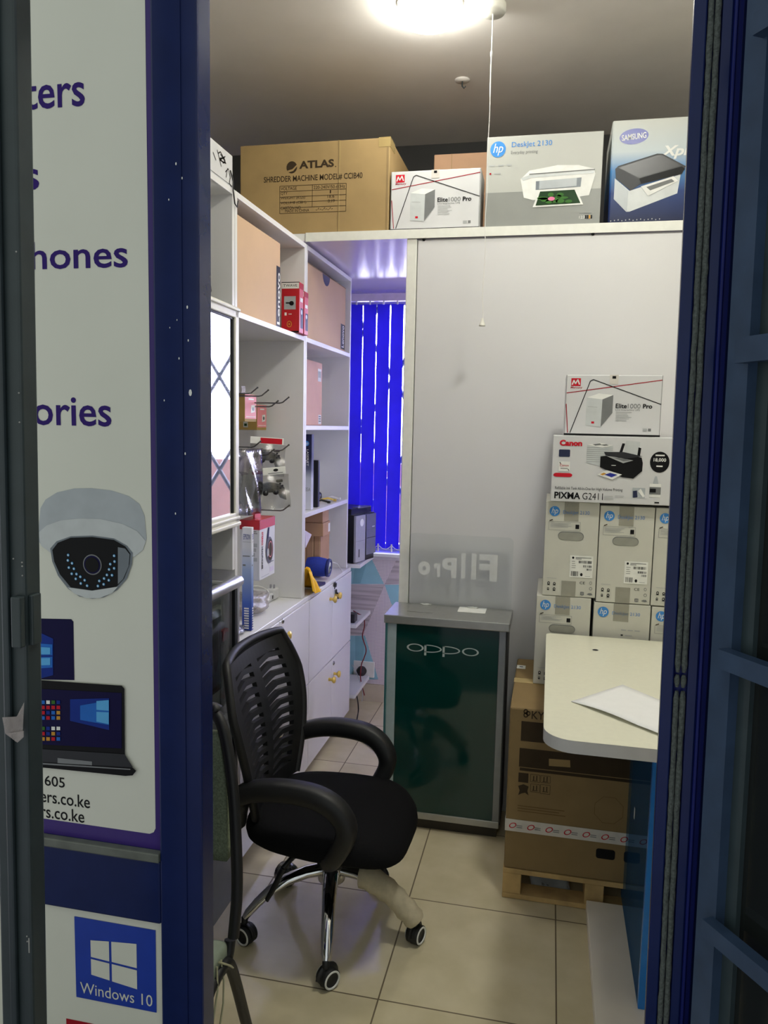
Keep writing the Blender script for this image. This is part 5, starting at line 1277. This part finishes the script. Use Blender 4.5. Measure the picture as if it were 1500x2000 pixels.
Ft = Frame((kx0, KY, KZ1), (kx1 - kx0, 0, 0), (0, .545, 0), mb); stroke(Ft, 0, .5, 1, .5, .003, 'flap_gap', 1)
mb.build('carton_body', ky)
mb = MB(); zb_, zt_ = kz(150, 1400)[1] - .001, kz(150, 1325)[1]
mb.box(kx0 - .001, KY - .0016, zb_, kx1 + .001, KY - .0006, zt_, 'tape_white'); mb.box(kx0 - .0016, KY - .0016, zb_, kx0 - .0004, 2.976, zt_, 'tape_white')
F = Frame((0, KY - .0016, 0), (1, 0, 0), (0, 0, 1), mb); zm = (zb_ + zt_) / 2
for k in range(10):
    x = kx0 + .024 + k * .0585
    disc_rot = .5; ring_pts = []
    for j in range(20):
        pts = []
        for (jj, rr_) in ((j, 1), (j + 1, 1), (j + 1, .72), (j, .72)):
            t = 2 * math.pi * jj / 20; a_, b2 = .013 * rr_ * math.cos(t), .0085 * rr_ * math.sin(t); pts.append((x + a_ * .85 - b2 * .5, zm + a_ * .5 + b2 * .85))
        poly(F, pts, 'ink_red', 1)
    fine(F, x + .012, zm - .010, x + .032, zm + .002, 2, 'ink_grey', 1, .4, .1)
mb.build('tape_band', ky)
mb = MB(); xm = .215; mb.box(kx0 - .0006, 2.68, KZ1 + .0003, kx1, 2.73, KZ1 + .001, 'tape_tan'); mb.build('tape', ky)
mb = MB(); p = PX(1018, 1303, Z=KZ1); mb.box(p.x - .016, p.y - .02, KZ1 + .0003, p.x + .016, p.y + .02, KZ1 + .0012, 'label_white'); F = Frame((p.x - .016, p.y - .02, KZ1 + .0012), (.032, 0, 0), (0, .04, 0), mb); rect(F, .3, .35, .7, .65, 'ink_grey', 1); mb.build('sticker', ky)
mb = MB(); a, c = kz(505, 820), kz(600, 878); mb.box(a[0], KY - .0014, c[1], c[0], KY - .0004, a[1] + .01, 'tape_white'); F = Frame((0, KY - .0014, 0), (1, 0, 0), (0, 0, 1), mb); ring(F, (a[0] + c[0]) / 2 - .006, (a[1] + c[1]) / 2, .009, .007, .3, 'ink_red', 1, 16); mb.build('tape', ky)

def deskjet(x0, z0, x1, z1, y0, label, handle=True):
    mb = carton('c', x0, y0, z0, x1, 2.995, z1, 'box_grey', b=.002); F = front(mb)
    hp_mark(F, .17, .897, .098); text(F, 'DeskJet 2130', .33, .862, .82, .910, 'ink_paleblue', 2)
    if handle:
        for (a, b_, c, d) in ((.07, .70, .66, .70), (.07, .79, .66, .79), (.07, .70, .07, .79), (.66, .70, .66, .79)): stroke(F, a, b_, c, d, .0009, 'ink_grey', 2)
        fine(F, .10, .72, .50, .775, 4, 'ink_lightgrey', 2, .35, .3); rect(F, .57, .72, .64, .765, 'ink_black', 2); stroke(F, .08, .795, .14, .81, .003, 'ink_brown', 2)
        rrect(F, .25, .598, .735, .688, .09, .045, 'ink_grey', 2); rrect(F, .262, .600, .723, .680, .085, .04, 'box_grey_hole', 3)
    else:
        for u in (.50, .62, .74): rect(F, u, .70, u + .09, .712, 'ink_lightgrey', 2)
        rect(F, .5, .64, .54, .655, 'ink_black', 2); rect(F, .58, .642, .70, .652, 'ink_lightgrey', 2)
    rect(F, .08, .185, .26, .19, 'ink_lightgrey', 2)
    for (u, v, wd, hh) in ((.09, .115, .05, .035), (.20, .115, .05, .03), (.09, .06, .04, .025), (.20, .055, .05, .035)):
        ring(F, u + wd / 2, v + hh / 2, wd / 2, hh / 2, .45, 'ink_black', 2, 10); rect(F, u, v - .004, u + wd, v + .003, 'ink_black', 2)
    text(F, 'CE', .70, .14, .80, .168, 'ink_black', 2)
    for (u, v, wd, hh) in ((.88, .14, .05, .035), (.88, .08, .06, .035), (.72, .02, .07, .04)): ring(F, u + wd / 2, v + hh / 2, wd / 2, hh / 2, .3, 'ink_grey', 2, 10)
    for k in range(3): rect(F, .72 + k * .027, .025, .735 + k * .027, .058, 'ink_grey', 3)
    poly(F, [(.84, .035), (.90, .025), (.95, .03), (.93, .05), (.88, .05)], 'ink_grey', 2)
    Fl = lside(mb); rect(Fl, .02, .02, .98, .38, 'box_silver_low', 1); hp_mark(Fl, .85, .85, .07)
    o = tag(mb.build('printer_box'), label, 'box', 'grey inkjet printer boxes stacked on the brown carton')
    t = MB(); t.box(x0 + (x1 - x0) * .35, y0 - .0012, z0 + (z1 - z0) * .80, x0 + (x1 - x0) * .62, y0 - .0008, z1 + .0004, 'tape_clear2'); t.build('tape', o)
    t = MB(); t.box(x0 + (x1 - x0) * .36, y0 - .0012, z0, x0 + (x1 - x0) * .63, y0 - .0008, z0 + (z1 - z0) * .165, 'tape_grey'); t.build('tape', o)
    if handle:
        t = MB(); t.box(x0 + (x1 - x0) * .50, y0 - .0018, z0 + (z1 - z0) * .21, x0 + (x1 - x0) * .93, y0 - .0006, z0 + (z1 - z0) * .44, 'label_white')
        L = Frame((x0 + (x1 - x0) * .50, y0 - .0018, z0 + (z1 - z0) * .21), ((x1 - x0) * .43, 0, 0), (0, 0, (z1 - z0) * .23), t)
        disc(L, .13, .90, .05, .055, 'ink_black', 1, 14); rect(L, .24, .90, .92, .93, 'ink_grey', 1); rect(L, .24, .84, .5, .87, 'ink_grey', 1)
        barcode(L, .38, .66, .95, .78, 16, 'ink_black', 1); barcode(L, .58, .48, .95, .58, 12, 'ink_black', 1); barcode(L, .74, .34, .95, .43, 8, 'ink_black', 1)
        fine(L, .08, .36, .3, .74, 4, 'ink_grey', 1, .2, .4); barcode(L, .07, .06, .38, .28, 9, 'ink_black', 1); disc(L, .52, .14, .06, .08, 'ink_black', 1, 6); rect(L, .66, .07, .9, .09, 'ink_lightgrey', 1)
        t.build('shipping_label', o)
    return o
mat('tape_clear2', (176, 172, 156), 0.2, var=0.04, alpha=0.35)
HY = 2.68
deskjet(-.026, KZ1 + .002, .158, .976, HY, 'grey inkjet printer box in the bottom row, nearest the green counter')
deskjet(.168, KZ1 + .002, .354, .964, HY, 'grey inkjet printer box without a hand hole, in the bottom row', False)
deskjet(.358, KZ1 + .002, .54, .962, HY, 'grey inkjet printer box in the bottom row half hidden by the door jamb')
deskjet(-.008, .978, .170, 1.306, HY, 'grey inkjet printer box in the upper row, nearest the green counter')
deskjet(.173, .967, .349, 1.298, HY, 'grey inkjet printer box in the middle of the upper row')
deskjet(.352, .966, .53, 1.298, HY, 'grey inkjet printer box in the upper row half hidden by the door jamb')
# ink tank printer box
mb = carton('c', .006, 2.655, 1.3085, .58, 2.96, 1.531, 'box_white', b=.002); F = front(mb)
text(F, 'Canon', .038, .845, .166, .935, 'ink_red', 2, bold=.05)
rrect(F, .036, .68, .10, .79, .006, .015, 'navy_box', 2); rect(F, .038, .46, .102, .61, 'ink_white', 2); text(F, 'Canon', .045, .535, .095, .57, 'ink_red', 3); rect(F, .05, .50, .09, .51, 'ink_grey', 3); stroke(F, .043, .60, .049, .57, .002, 'ink_black', 3); stroke(F, .092, .5, .098, .47, .002, 'ink_black', 3)
rrect(F, .010, .375, .118, .435, .018, .03, 'ink_red', 2)
poly(F, [(.194, .60), (.275, .555), (.34, .62), (.34, .87), (.265, .905), (.194, .87)], 'silver_print_light', 2)
poly(F, [(.194, .87), (.265, .905), (.34, .87), (.28, .83)], 'ink_white', 3); poly(F, [(.225, .88), (.265, .895), (.275, .875), (.24, .86)], 'ink_grey', 4); poly(F, [(.27, .875), (.30, .885), (.315, .87), (.29, .86)], 'ink_grey', 4)
for k in range(8): stroke(F, .194, .62 + k * .03, .34, .62 + k * .03, .0008, 'ink_grey', 3)
poly(F, [(.40, .74), (.49, .71), (.487, .93), (.41, .945)], 'silver_print_light', 2)
poly(F, [(.375, .76), (.39, .755), (.405, .90), (.39, .905)], 'ink_black', 3); poly(F, [(.475, .72), (.49, .71), (.495, .84), (.48, .85)], 'ink_black', 3)
poly(F, [(.272, .70), (.40, .75), (.50, .70), (.508, .62), (.507, .50), (.46, .385), (.40, .40), (.272, .54)], 'ink_black', 4)
poly(F, [(.29, .77), (.40, .775), (.505, .72), (.42, .68), (.30, .72)], 'mirror_gasket', 5); poly(F, [(.305, .71), (.35, .70), (.455, .655), (.40, .61)], 'ink_lightgrey', 6); poly(F, [(.34, .69), (.385, .69), (.44, .655), (.40, .64)], 'ink_grey', 7)
rect(F, .335, .57, .36, .578, 'ink_white', 6)
poly(F, [(.258, .43), (.31, .50), (.397, .44), (.345, .36)], 'ink_white', 6); poly(F, [(.30, .43), (.33, .46), (.37, .435), (.34, .395)], 'samsung_blue', 7); poly(F, [(.275, .435), (.295, .46), (.31, .445), (.29, .42)], 'print_orange', 7)
disc(F, .60, .64, .053, .155, 'ink_black', 2); text(F, '18,000', .566, .64, .634, .70, 'ink_white', 3, bold=.02); rect(F, .575, .73, .625, .75, 'ink_white', 3); rect(F, .583, .57, .617, .59, 'ink_white', 3)
text(F, 'Refillable Ink Tank All-In-One for High Volume Printing', .023, .175, .405, .23, 'ink_black', 2)
text(F, 'PIXMA', .021, .045, .170, .148, 'ink_black', 2, bold=.03); text(F, 'G2411', .182, .045, .297, .148, 'ink_black', 2, bold=-.005)
fine(F, .305, .04, .36, .11, 3, 'ink_lightgrey', 2, .3); fine(F, .365, .08, .42, .12, 2, 'ink_lightgrey', 2, .3)
rect(F, .46, .10, .53, .25, 'silver_print', 2); poly(F, [(.465, .10), (.49, .11), (.485, .21), (.463, .20)], 'navy_box', 3); poly(F, [(.49, .20), (.505, .24), (.53, .13), (.52, .11)], 'ink_white', 3)
rect(F, .553, .12, .615, .32, 'ink_white', 2); rect(F, .553, .16, .615, .27, 'ink_grey', 3); rect(F, .555, .19, .588, .245, 'ink_black', 4); poly(F, [(.57, .32), (.58, .43), (.59, .43), (.60, .32)], 'silver_print', 3)
rect(F, .585, .03, .61, .05, 'ink_black', 2)
tag(mb.build('printer_box'), 'white ink tank printer box lying across the top of the grey printer boxes', 'box')
tag(ups_box(.040, 2.70, 1.5325, .352, 2.85, 1.735), 'white power supply box with red M logo crowning the stack of printer boxes', 'box')

# ================================================================== DESK
DZ = .85
mat('plinth_white', (244, 236, 222), 0.4, var=0.03, scale=10)
dk = empty('reception_desk', (0.5, 2.2, 0), 'cream topped desk with blue glass panel before the stacked printer boxes', 'desk')
x0, x1, y0, y1 = .012, 1.05, 1.725, 2.655
def rc(cx, cy, r, a0, n=8): return [(cx + r * math.cos(math.radians(a0 + 90 * k / n)), cy + r * math.sin(math.radians(a0 + 90 * k / n)), DZ - .03) for k in range(n + 1)]
ol = rc(x0 + .07, y0 + .07, .07, 180) + [(x1, y0, DZ - .03), (x1, y1, DZ - .03)] + rc(x0 + .02, y1 - .02, .02, 90, 4)
mb = MB(); mb.prism(ol, (0, 0, .03), 'desk_edge', True); mb.add([(p[0], p[1], DZ + .0004) for p in ol], [list(range(len(ol)))], 'desk_cream')
p = PX(1163, 1270, Z=DZ); F = Frame((p.x, p.y, DZ + .0005), (1, 0, 0), (0, 1, 0), mb); disc(F, 0, 0, .009, .009, 'ink_black', 1, 16); ring(F, 0, 0, .011, .011, .2, 'desk_edge', 1, 16)
mb.build('desktop', dk)
gx = .288
boxes((gx, 1.985, .041, gx + .008, 2.48, DZ - .031, 'blue_glass')).build('glass_panel', dk)
boxes((gx, 1.965, .041, gx + .04, 1.984, DZ - .031, 'blue_edge', .001)).build('panel_edge', dk)
boxes((.55, 2.62, 0.041, 1.04, 2.64, DZ - .031, 'white_laminate', .002), (1.02, 1.75, 0.041, 1.045, 2.615, DZ - .031, 'white_laminate', .002)).build('carcass', dk)
boxes((.176, 1.60, .001, 1.05, 2.42, .04, 'plinth_white', .003)).build('plinth', dk)
q = PX(1240, 1590, X=gx); mb = MB(); mb.box(gx - .0012, q.y - .0, q.z - .016, gx - .0002, q.y + .012, q.z + .016, 'label_white'); mb.build('sticker', dk)
# sheet of paper
P4 = [PX(1115, 1371, Z=DZ), PX(1216, 1338, Z=DZ), PX(1330, 1385, Z=DZ), PX(1330, 1455, Z=DZ)]
def sheet(u, v):
    a = P4[0].lerp(P4[1], v); b_ = P4[3].lerp(P4[2], v); p = a.lerp(b_, u); return (p.x, p.y, DZ + .0015 + .006 * math.sin(math.pi * u) * (1 - v) + .003 * abs(math.sin(5 * u)) * (1 - v))
mb = MB(); mb.grid(sheet, 14, 8, 'paper', (0, 0, -.0004)); tag(mb.build('paper_sheet'), 'white sheet of paper lying on the cream desk top', 'paper')

# ================================================================== SWIVEL CHAIR
HX, HYc = -0.605, 2.155
ch = empty('swivel_chair', (HX, HYc, 0), 'black mesh swivel office chair with armrests and chrome base beside the white cupboards', 'chair', rz=math.radians(-2))
def cb(mb, name, parent=None): return mb.build(name, parent or ch, local=True)
mb = MB(); mb.lathe([(.036, .150), (.042, .155), (.042, .205), (.036, .215), (.0, .215)], (0, 0, 0), 'chrome', n=28); cb(mb, 'hub')
for k, a in enumerate((-75, -3, 69, 141, 213)):
    ca_, sa = math.cos(math.radians(a)), math.sin(math.radians(a)); d = Vector((ca_, sa, 0))
    prof = [(.03, .192, .024), (.08, .190, .023), (.14, .176, .021), (.19, .150, .019), (.23, .118, .017), (.258, .090, .015), (.268, .078, .011)]
    mb = MB(); mb.tube([d * r + Vector((0, 0, z)) for r, z, _ in prof], [s for _, _, s in prof], 'chrome', 12, flat=(.75, 1.0)); leg = cb(mb, 'leg')
    if k == 1:
        mb = MB(); pr_ = [(.095, .184, .033), (.10, .184, .037), (.12, .180, .035), (.14, .174, .038), (.16, .166, .034), (.18, .154, .037), (.195, .145, .032), (.21, .134, .035), (.225, .119, .031), (.24, .106, .036), (.255, .092, .031), (.265, .082, .034), (.274, .072, .027)]
        mb.tube([d * r + Vector((0, 0, z)) for r, z, _ in pr_], [s for _, _, s in pr_], 'foam_wrap', 14); w_ = cb(mb, 'foam_wrapping', leg); w_['label'] = 'beige foam wrapping'
    # caster
    cst_a = (-35, -20, 60, 150, 250)[k]; ax = Vector((math.cos(math.radians(cst_a)), math.sin(math.radians(cst_a)), 0)); c0 = d * .268 + Vector((0, 0, .029)); fw = Vector((-ax.y, ax.x, 0)); c0 = c0 + fw * .008
    mb = MB(); mb.lathe([(.010, .03), (.010, .05), (.007, .052)], c0 - fw * .008, 'black_plastic', n=12); mb.lathe([(.028, -.008), (.030, 0), (.028, .008)], c0, 'black_plastic', ax, 20)
    pts = [c0 + fw * (.031 * math.cos(t)) + Vector((0, 0, .031 * math.sin(t))) for t in [math.pi * j / 10 for j in range(11)]]; mb.tube(pts, .006, 'black_plastic', 8, flat=(.5, 1.6)); cst = cb(mb, 'caster')
    for sg in (1, -1):
        q = MB(); q.lathe([(.0285, .008), (.0285, .018), (.0245, .0215), (.0245, .0195), (.0, .0195)], c0, 'rubber_black', ax * sg, 24)
        q.lathe([(.0265, .019), (.0255, .0225), (.0215, .0225), (.0205, .019)], c0, 'wheel_white', ax * sg, 24); cb(q, 'wheel', cst)
    if k == 3:
        q = MB(); q.lathe([(.024, -.03), (.037, -.022), (.040, 0), (.036, .022), (.022, .034)], c0 + Vector((0, 0, .008)), 'plastic_bag', ax, 14); w2 = cb(q, 'plastic_wrap', cst); w2['label'] = 'loose clear plastic wrap'
mb = MB(); mb.lathe([(.046, .205), (.047, .25), (.049, .30), (.055, .335)], (0, 0, 0), 'black_plastic', n=24); cb(mb, 'gas_column')
mb = MB(); mb.box(-.13, -.09, .318, .12, .09, .345, 'black_plastic', .01); cb(mb, 'seat_plate')
mb = MB(); mb.tube([(-.03, -.08, .325), (-.06, -.16, .315), (-.085, -.19, .285)], .007, 'black_plastic', 8); mb.tube([(-.085, -.19, .285), (-.105, -.205, .235), (-.125, -.215, .195)], [.011, .012, .009], 'black_plastic', 10, flat=(.6, 1)); cb(mb, 'tilt_lever')
# seat cushion
def seat_pt(u, v, up):
    t = 2 * math.pi * u; a, b_ = math.cos(t), math.sin(t); e = .55
    x = .245 * math.copysign(abs(a) ** e, a); y = .232 * math.copysign(abs(b_) ** e, b_)
    if x < 0: y *= 1 - .10 * (-x / .245)
    r_ = v
    return x * r_ + .005, y * r_
mb = MB(); rows = [(0.0, .402), (.35, .403), (.6, .405), (.78, .406), (.88, .404), (.95, .396), (.99, .380), (1.0, .362), (.985, .345), (.94, .335), (.8, .332), (0.0, .332)]
n = 56; vs = []
for r_, z in rows:
    for i in range(n):
        x, y = seat_pt(i / n, r_, 1); zz = z - (.045 * max(0, (x - .10) / .15) ** 2 if z > .35 else .03 * max(0, (x - .10) / .15) ** 2) - .006 * (1 - (y / .23) ** 2) * (z > .39)
        vs.append((x, y, zz))
fs = [(j * n + i, j * n + (i + 1) % n, (j + 1) * n + (i + 1) % n, (j + 1) * n + i) for j in range(len(rows) - 1) for i in range(n)]
mb.add(vs, [f[::-1] for f in fs], 'black_fabric', True); cb(mb, 'seat')
# backrest with slots
BZ0, BZ1 = .405, .868
def hw(v): return .150 + .105 * math.sin(math.pi * min(1, v * .62 + .04)) - .040 * max(0, v - .72) / .28 - .0
def bk(u, v, off=0.0):
    x = -.205 + .035 * math.sin(math.pi * v * .9) - .085 * v + .030 * u * u - off
    return (x, u * hw(v), BZ0 + (BZ1 - BZ0) * v)
def patch(mb, ua, ub, va, vb, m, nu=4, nv=3, th=.016, wav=None):
    L = []
    for off in (0.0, th):
        for j in range(nv + 1):
            for i in range(nu + 1):
                u = ua + (ub - ua) * i / nu; v = va + (vb - va) * j / nv
                if wav: v += wav(u)
                L.append(Vector(bk(u, v, off)))
    W = nu + 1; k = W * (nv + 1); fs = []
    for j in range(nv):
        for i in range(nu):
            q = (j * W + i, j * W + i + 1, (j + 1) * W + i + 1, (j + 1) * W + i); fs += [q, tuple(x + k for x in q[::-1])]
    ringi = list(range(W)) + [j * W + nu for j in range(1, nv + 1)] + [nv * W + i for i in range(nu - 1, -1, -1)] + [j * W for j in range(nv - 1, 0, -1)]
    for a, b_ in zip(ringi, ringi[1:] + ringi[:1]): fs.append((b_, a, a + k, b_ + k))
    mb.add(L, fs, m, False)
mb = MB()
patch(mb, -1, 1, 0, .10, 'black_plastic', 16, 3); patch(mb, -.97, .97, .90, .985, 'black_plastic', 16, 3)
patch(mb, -1, -.72, .08, .92, 'black_plastic', 3, 20); patch(mb, .72, 1, .08, .92, 'black_plastic', 3, 20); patch(mb, -.10, .10, .08, .92, 'black_plastic', 2, 20)
wav = lambda u: .03 * (1 - abs(abs(u) - .4) / .4) - .012
for k in range(12):
    v = .10 + .80 * (k + .5) / 12
    for ua, ub in ((-.74, -.08), (.08, .74)): patch(mb, ua, ub, v - .017, v + .017, 'black_plastic', 8, 1, .014, wav)
edge = [bk(-1, v) for v in [j / 24 for j in range(25)]] + [bk(u, 1.0 + .02 * (1 - abs(u) ** 2.5)) for u in [-.9 + 1.8 * j / 16 for j in range(17)]] + [bk(1, v) for v in [1 - j / 24 for j in range(25)]]
mb.tube([Vector(p) - Vector((.006, 0, 0)) for p in edge], .013, 'black_plastic', 10); br = cb(mb, 'backrest')
mb = MB(); mb.grid(lambda u, v: bk(-.78 + 1.56 * u, .08 + .84 * v, .018), 16, 20, 'chair_net'); cb(mb, 'mesh_panel', br)
# armrests: broad loops from the seat back corner over and down to the seat side
for sg in (-1, 1):
    y = sg * .232
    path = [(-.235, y * .86, .405), (-.225, y * .92, .455), (-.205, y * .98, .500), (-.16, y, .525), (-.09, y * 1.02, .540), (-.02, y * 1.02, .542), (.04, y * 1.02, .533), (.085, y * 1.01, .508), (.112, y, .468), (.112, y, .430), (.095, y * .98, .390), (.07, y * .94, .350), (.04, y * .85, .330)]
    P = [Vector(p) for p in path]; out = []
    for i in range(len(P) - 1):
        p0, p1, p2, p3 = P[max(i - 1, 0)], P[i], P[i + 1], P[min(i + 2, len(P) - 1)]
        for k in range(4):
            t = k / 4; out.append(.5 * ((2 * p1) + (-p0 + p2) * t + (2 * p0 - 5 * p1 + 4 * p2 - p3) * t * t + (-p0 + 3 * p1 - 3 * p2 + p3) * t ** 3))
    out.append(P[-1]); k = len(out); vs = []; fs = []
    for i, p in enumerate(out):
        tg = (out[min(i + 1, k - 1)] - out[max(i - 1, 0)]).normalized(); side = Vector((0, 1, 0)); nn = side.cross(tg).normalized()
        s_ = i / (k - 1); h = .024 + .006 * math.sin(math.pi * s_) + (.012 if s_ < .15 else 0); wv = .026 + .004 * math.sin(math.pi * s_)
        for j in range(12):
            t = 2 * math.pi * j / 12; a = math.copysign(abs(math.cos(t)) ** .6, math.cos(t)); b_ = math.copysign(abs(math.sin(t)) ** .6, math.sin(t)); vs.append(p + side * a * wv + nn * b_ * h)
    for i in range(k - 1):
        for j in range(12): fs.append((i * 12 + j, i * 12 + (j + 1) % 12, (i + 1) * 12 + (j + 1) % 12, (i + 1) * 12 + j))
    mb = MB(); mb.add(vs, fs, 'black_plastic', True); mb.add(vs[:12], [list(range(12))[::-1]], 'black_plastic'); mb.add(vs[-12:], [list(range(12))], 'black_plastic'); cb(mb, 'armrest')
mb = MB(); mb.tube([(-.10, 0, .33), (-.20, 0, .335), (-.235, 0, .37), (-.225, 0, .47)], .028, 'black_plastic', 12, flat=(.45, 1.2)); cb(mb, 'back_bracket')

# ================================================================== VISITOR CHAIR
vc = empty('visitor_chair', (-0.84, 1.42, 0), 'green padded visitor chair with black tube frame half behind the navy door stile', 'chair')
yb = 1.44
pth = [tuple(PX(x, y, Y=yy)) for x, y, yy in ((405, 1381, 1.50), (420, 1392, 1.50), (434, 1418, 1.49), (445, 1465, 1.48), (455, 1540, 1.465), (461, 1640, 1.45), (463, 1740, 1.435), (456, 1830, 1.42))]
xr = pth[-1][0]; xl = -1.06
def sm(P, k_=5):
    P = [Vector(p) for p in P]; out = []
    for i in range(len(P) - 1):
        p0, p1, p2, p3 = P[max(i - 1, 0)], P[i], P[i + 1], P[min(i + 2, len(P) - 1)]
        for k in range(k_):
            t = k / k_; out.append(.5 * ((2 * p1) + (-p0 + p2) * t + (2 * p0 - 5 * p1 + 4 * p2 - p3) * t * t + (-p0 + 3 * p1 - 3 * p2 + p3) * t ** 3))
    return out + [P[-1]]
xm = (xr + xl) / 2
mir = [(2 * xm - p[0], p[1], p[2]) for p in pth]
mb = MB(); mb.tube(sm(pth[::-1] [:-1] + [pth[0]] + [mir[0]] + mir[1:]), .0125, 'black_plastic', 10); mb.build('back_frame', vc)
SZ = .462
for x in (xr - .012, 2 * xm - xr + .012):
    mb = MB(); mb.tube(sm([(x, 1.43, .45), (x, 1.42, .425), (x, 1.40, .415), (x, 1.33, .41), (x, 1.302, .36), (x, 1.30, .2), (x, 1.298, .012)]), .0125, 'black_plastic', 10); mb.build('leg', vc)
    mb = MB(); mb.tube(sm([(x, 1.34, .41), (x + .004, 1.385, .425), (x + .008, 1.42, .39), (x + .008, 1.50, .2), (x + .008, 1.575, .012)]), .0125, 'black_plastic', 10); mb.build('leg', vc)
mb = MB(); mb.box(2 * xm - xr + .02, 1.285, SZ - .05, xr - .008, 1.415, SZ, 'green_cover', .012, 3); mb.build('seat', vc)
mb = MB()
zt_, zb_ = PX(420, 1436, Y=1.475).z, PX(425, 1676, Y=1.455).z
def pad(u, v): return (2 * xm - xr + .035 + u * (2 * (xr - xm) - .062 - .018 * v), 1.447 + .035 * v - .006 * math.sin(math.pi * u), zb_ + v * (zt_ - zb_))
mb.grid(pad, 10, 10, 'green_fabric', (0, .022, 0)); mb.build('back_pad', vc)
mb = MB()
for s_ in (0, 1):
    x = xr - .006
    mb.tube([(x, 1.35 + .02 * s_, SZ - .015), (x + .006, 1.34 + .03 * s_, SZ - .06), (x + .005, 1.32 + .05 * s_, SZ - .11), (x + .004, 1.31 + .04 * s_, SZ - .16)], .0022, 'string', 6)
mb.tube([(x, 1.36, SZ - .012), (x + .012, 1.39, SZ - .04), (x + .01, 1.42, SZ - .07)], .0022, 'string', 6); mb.build('tie_string', vc)
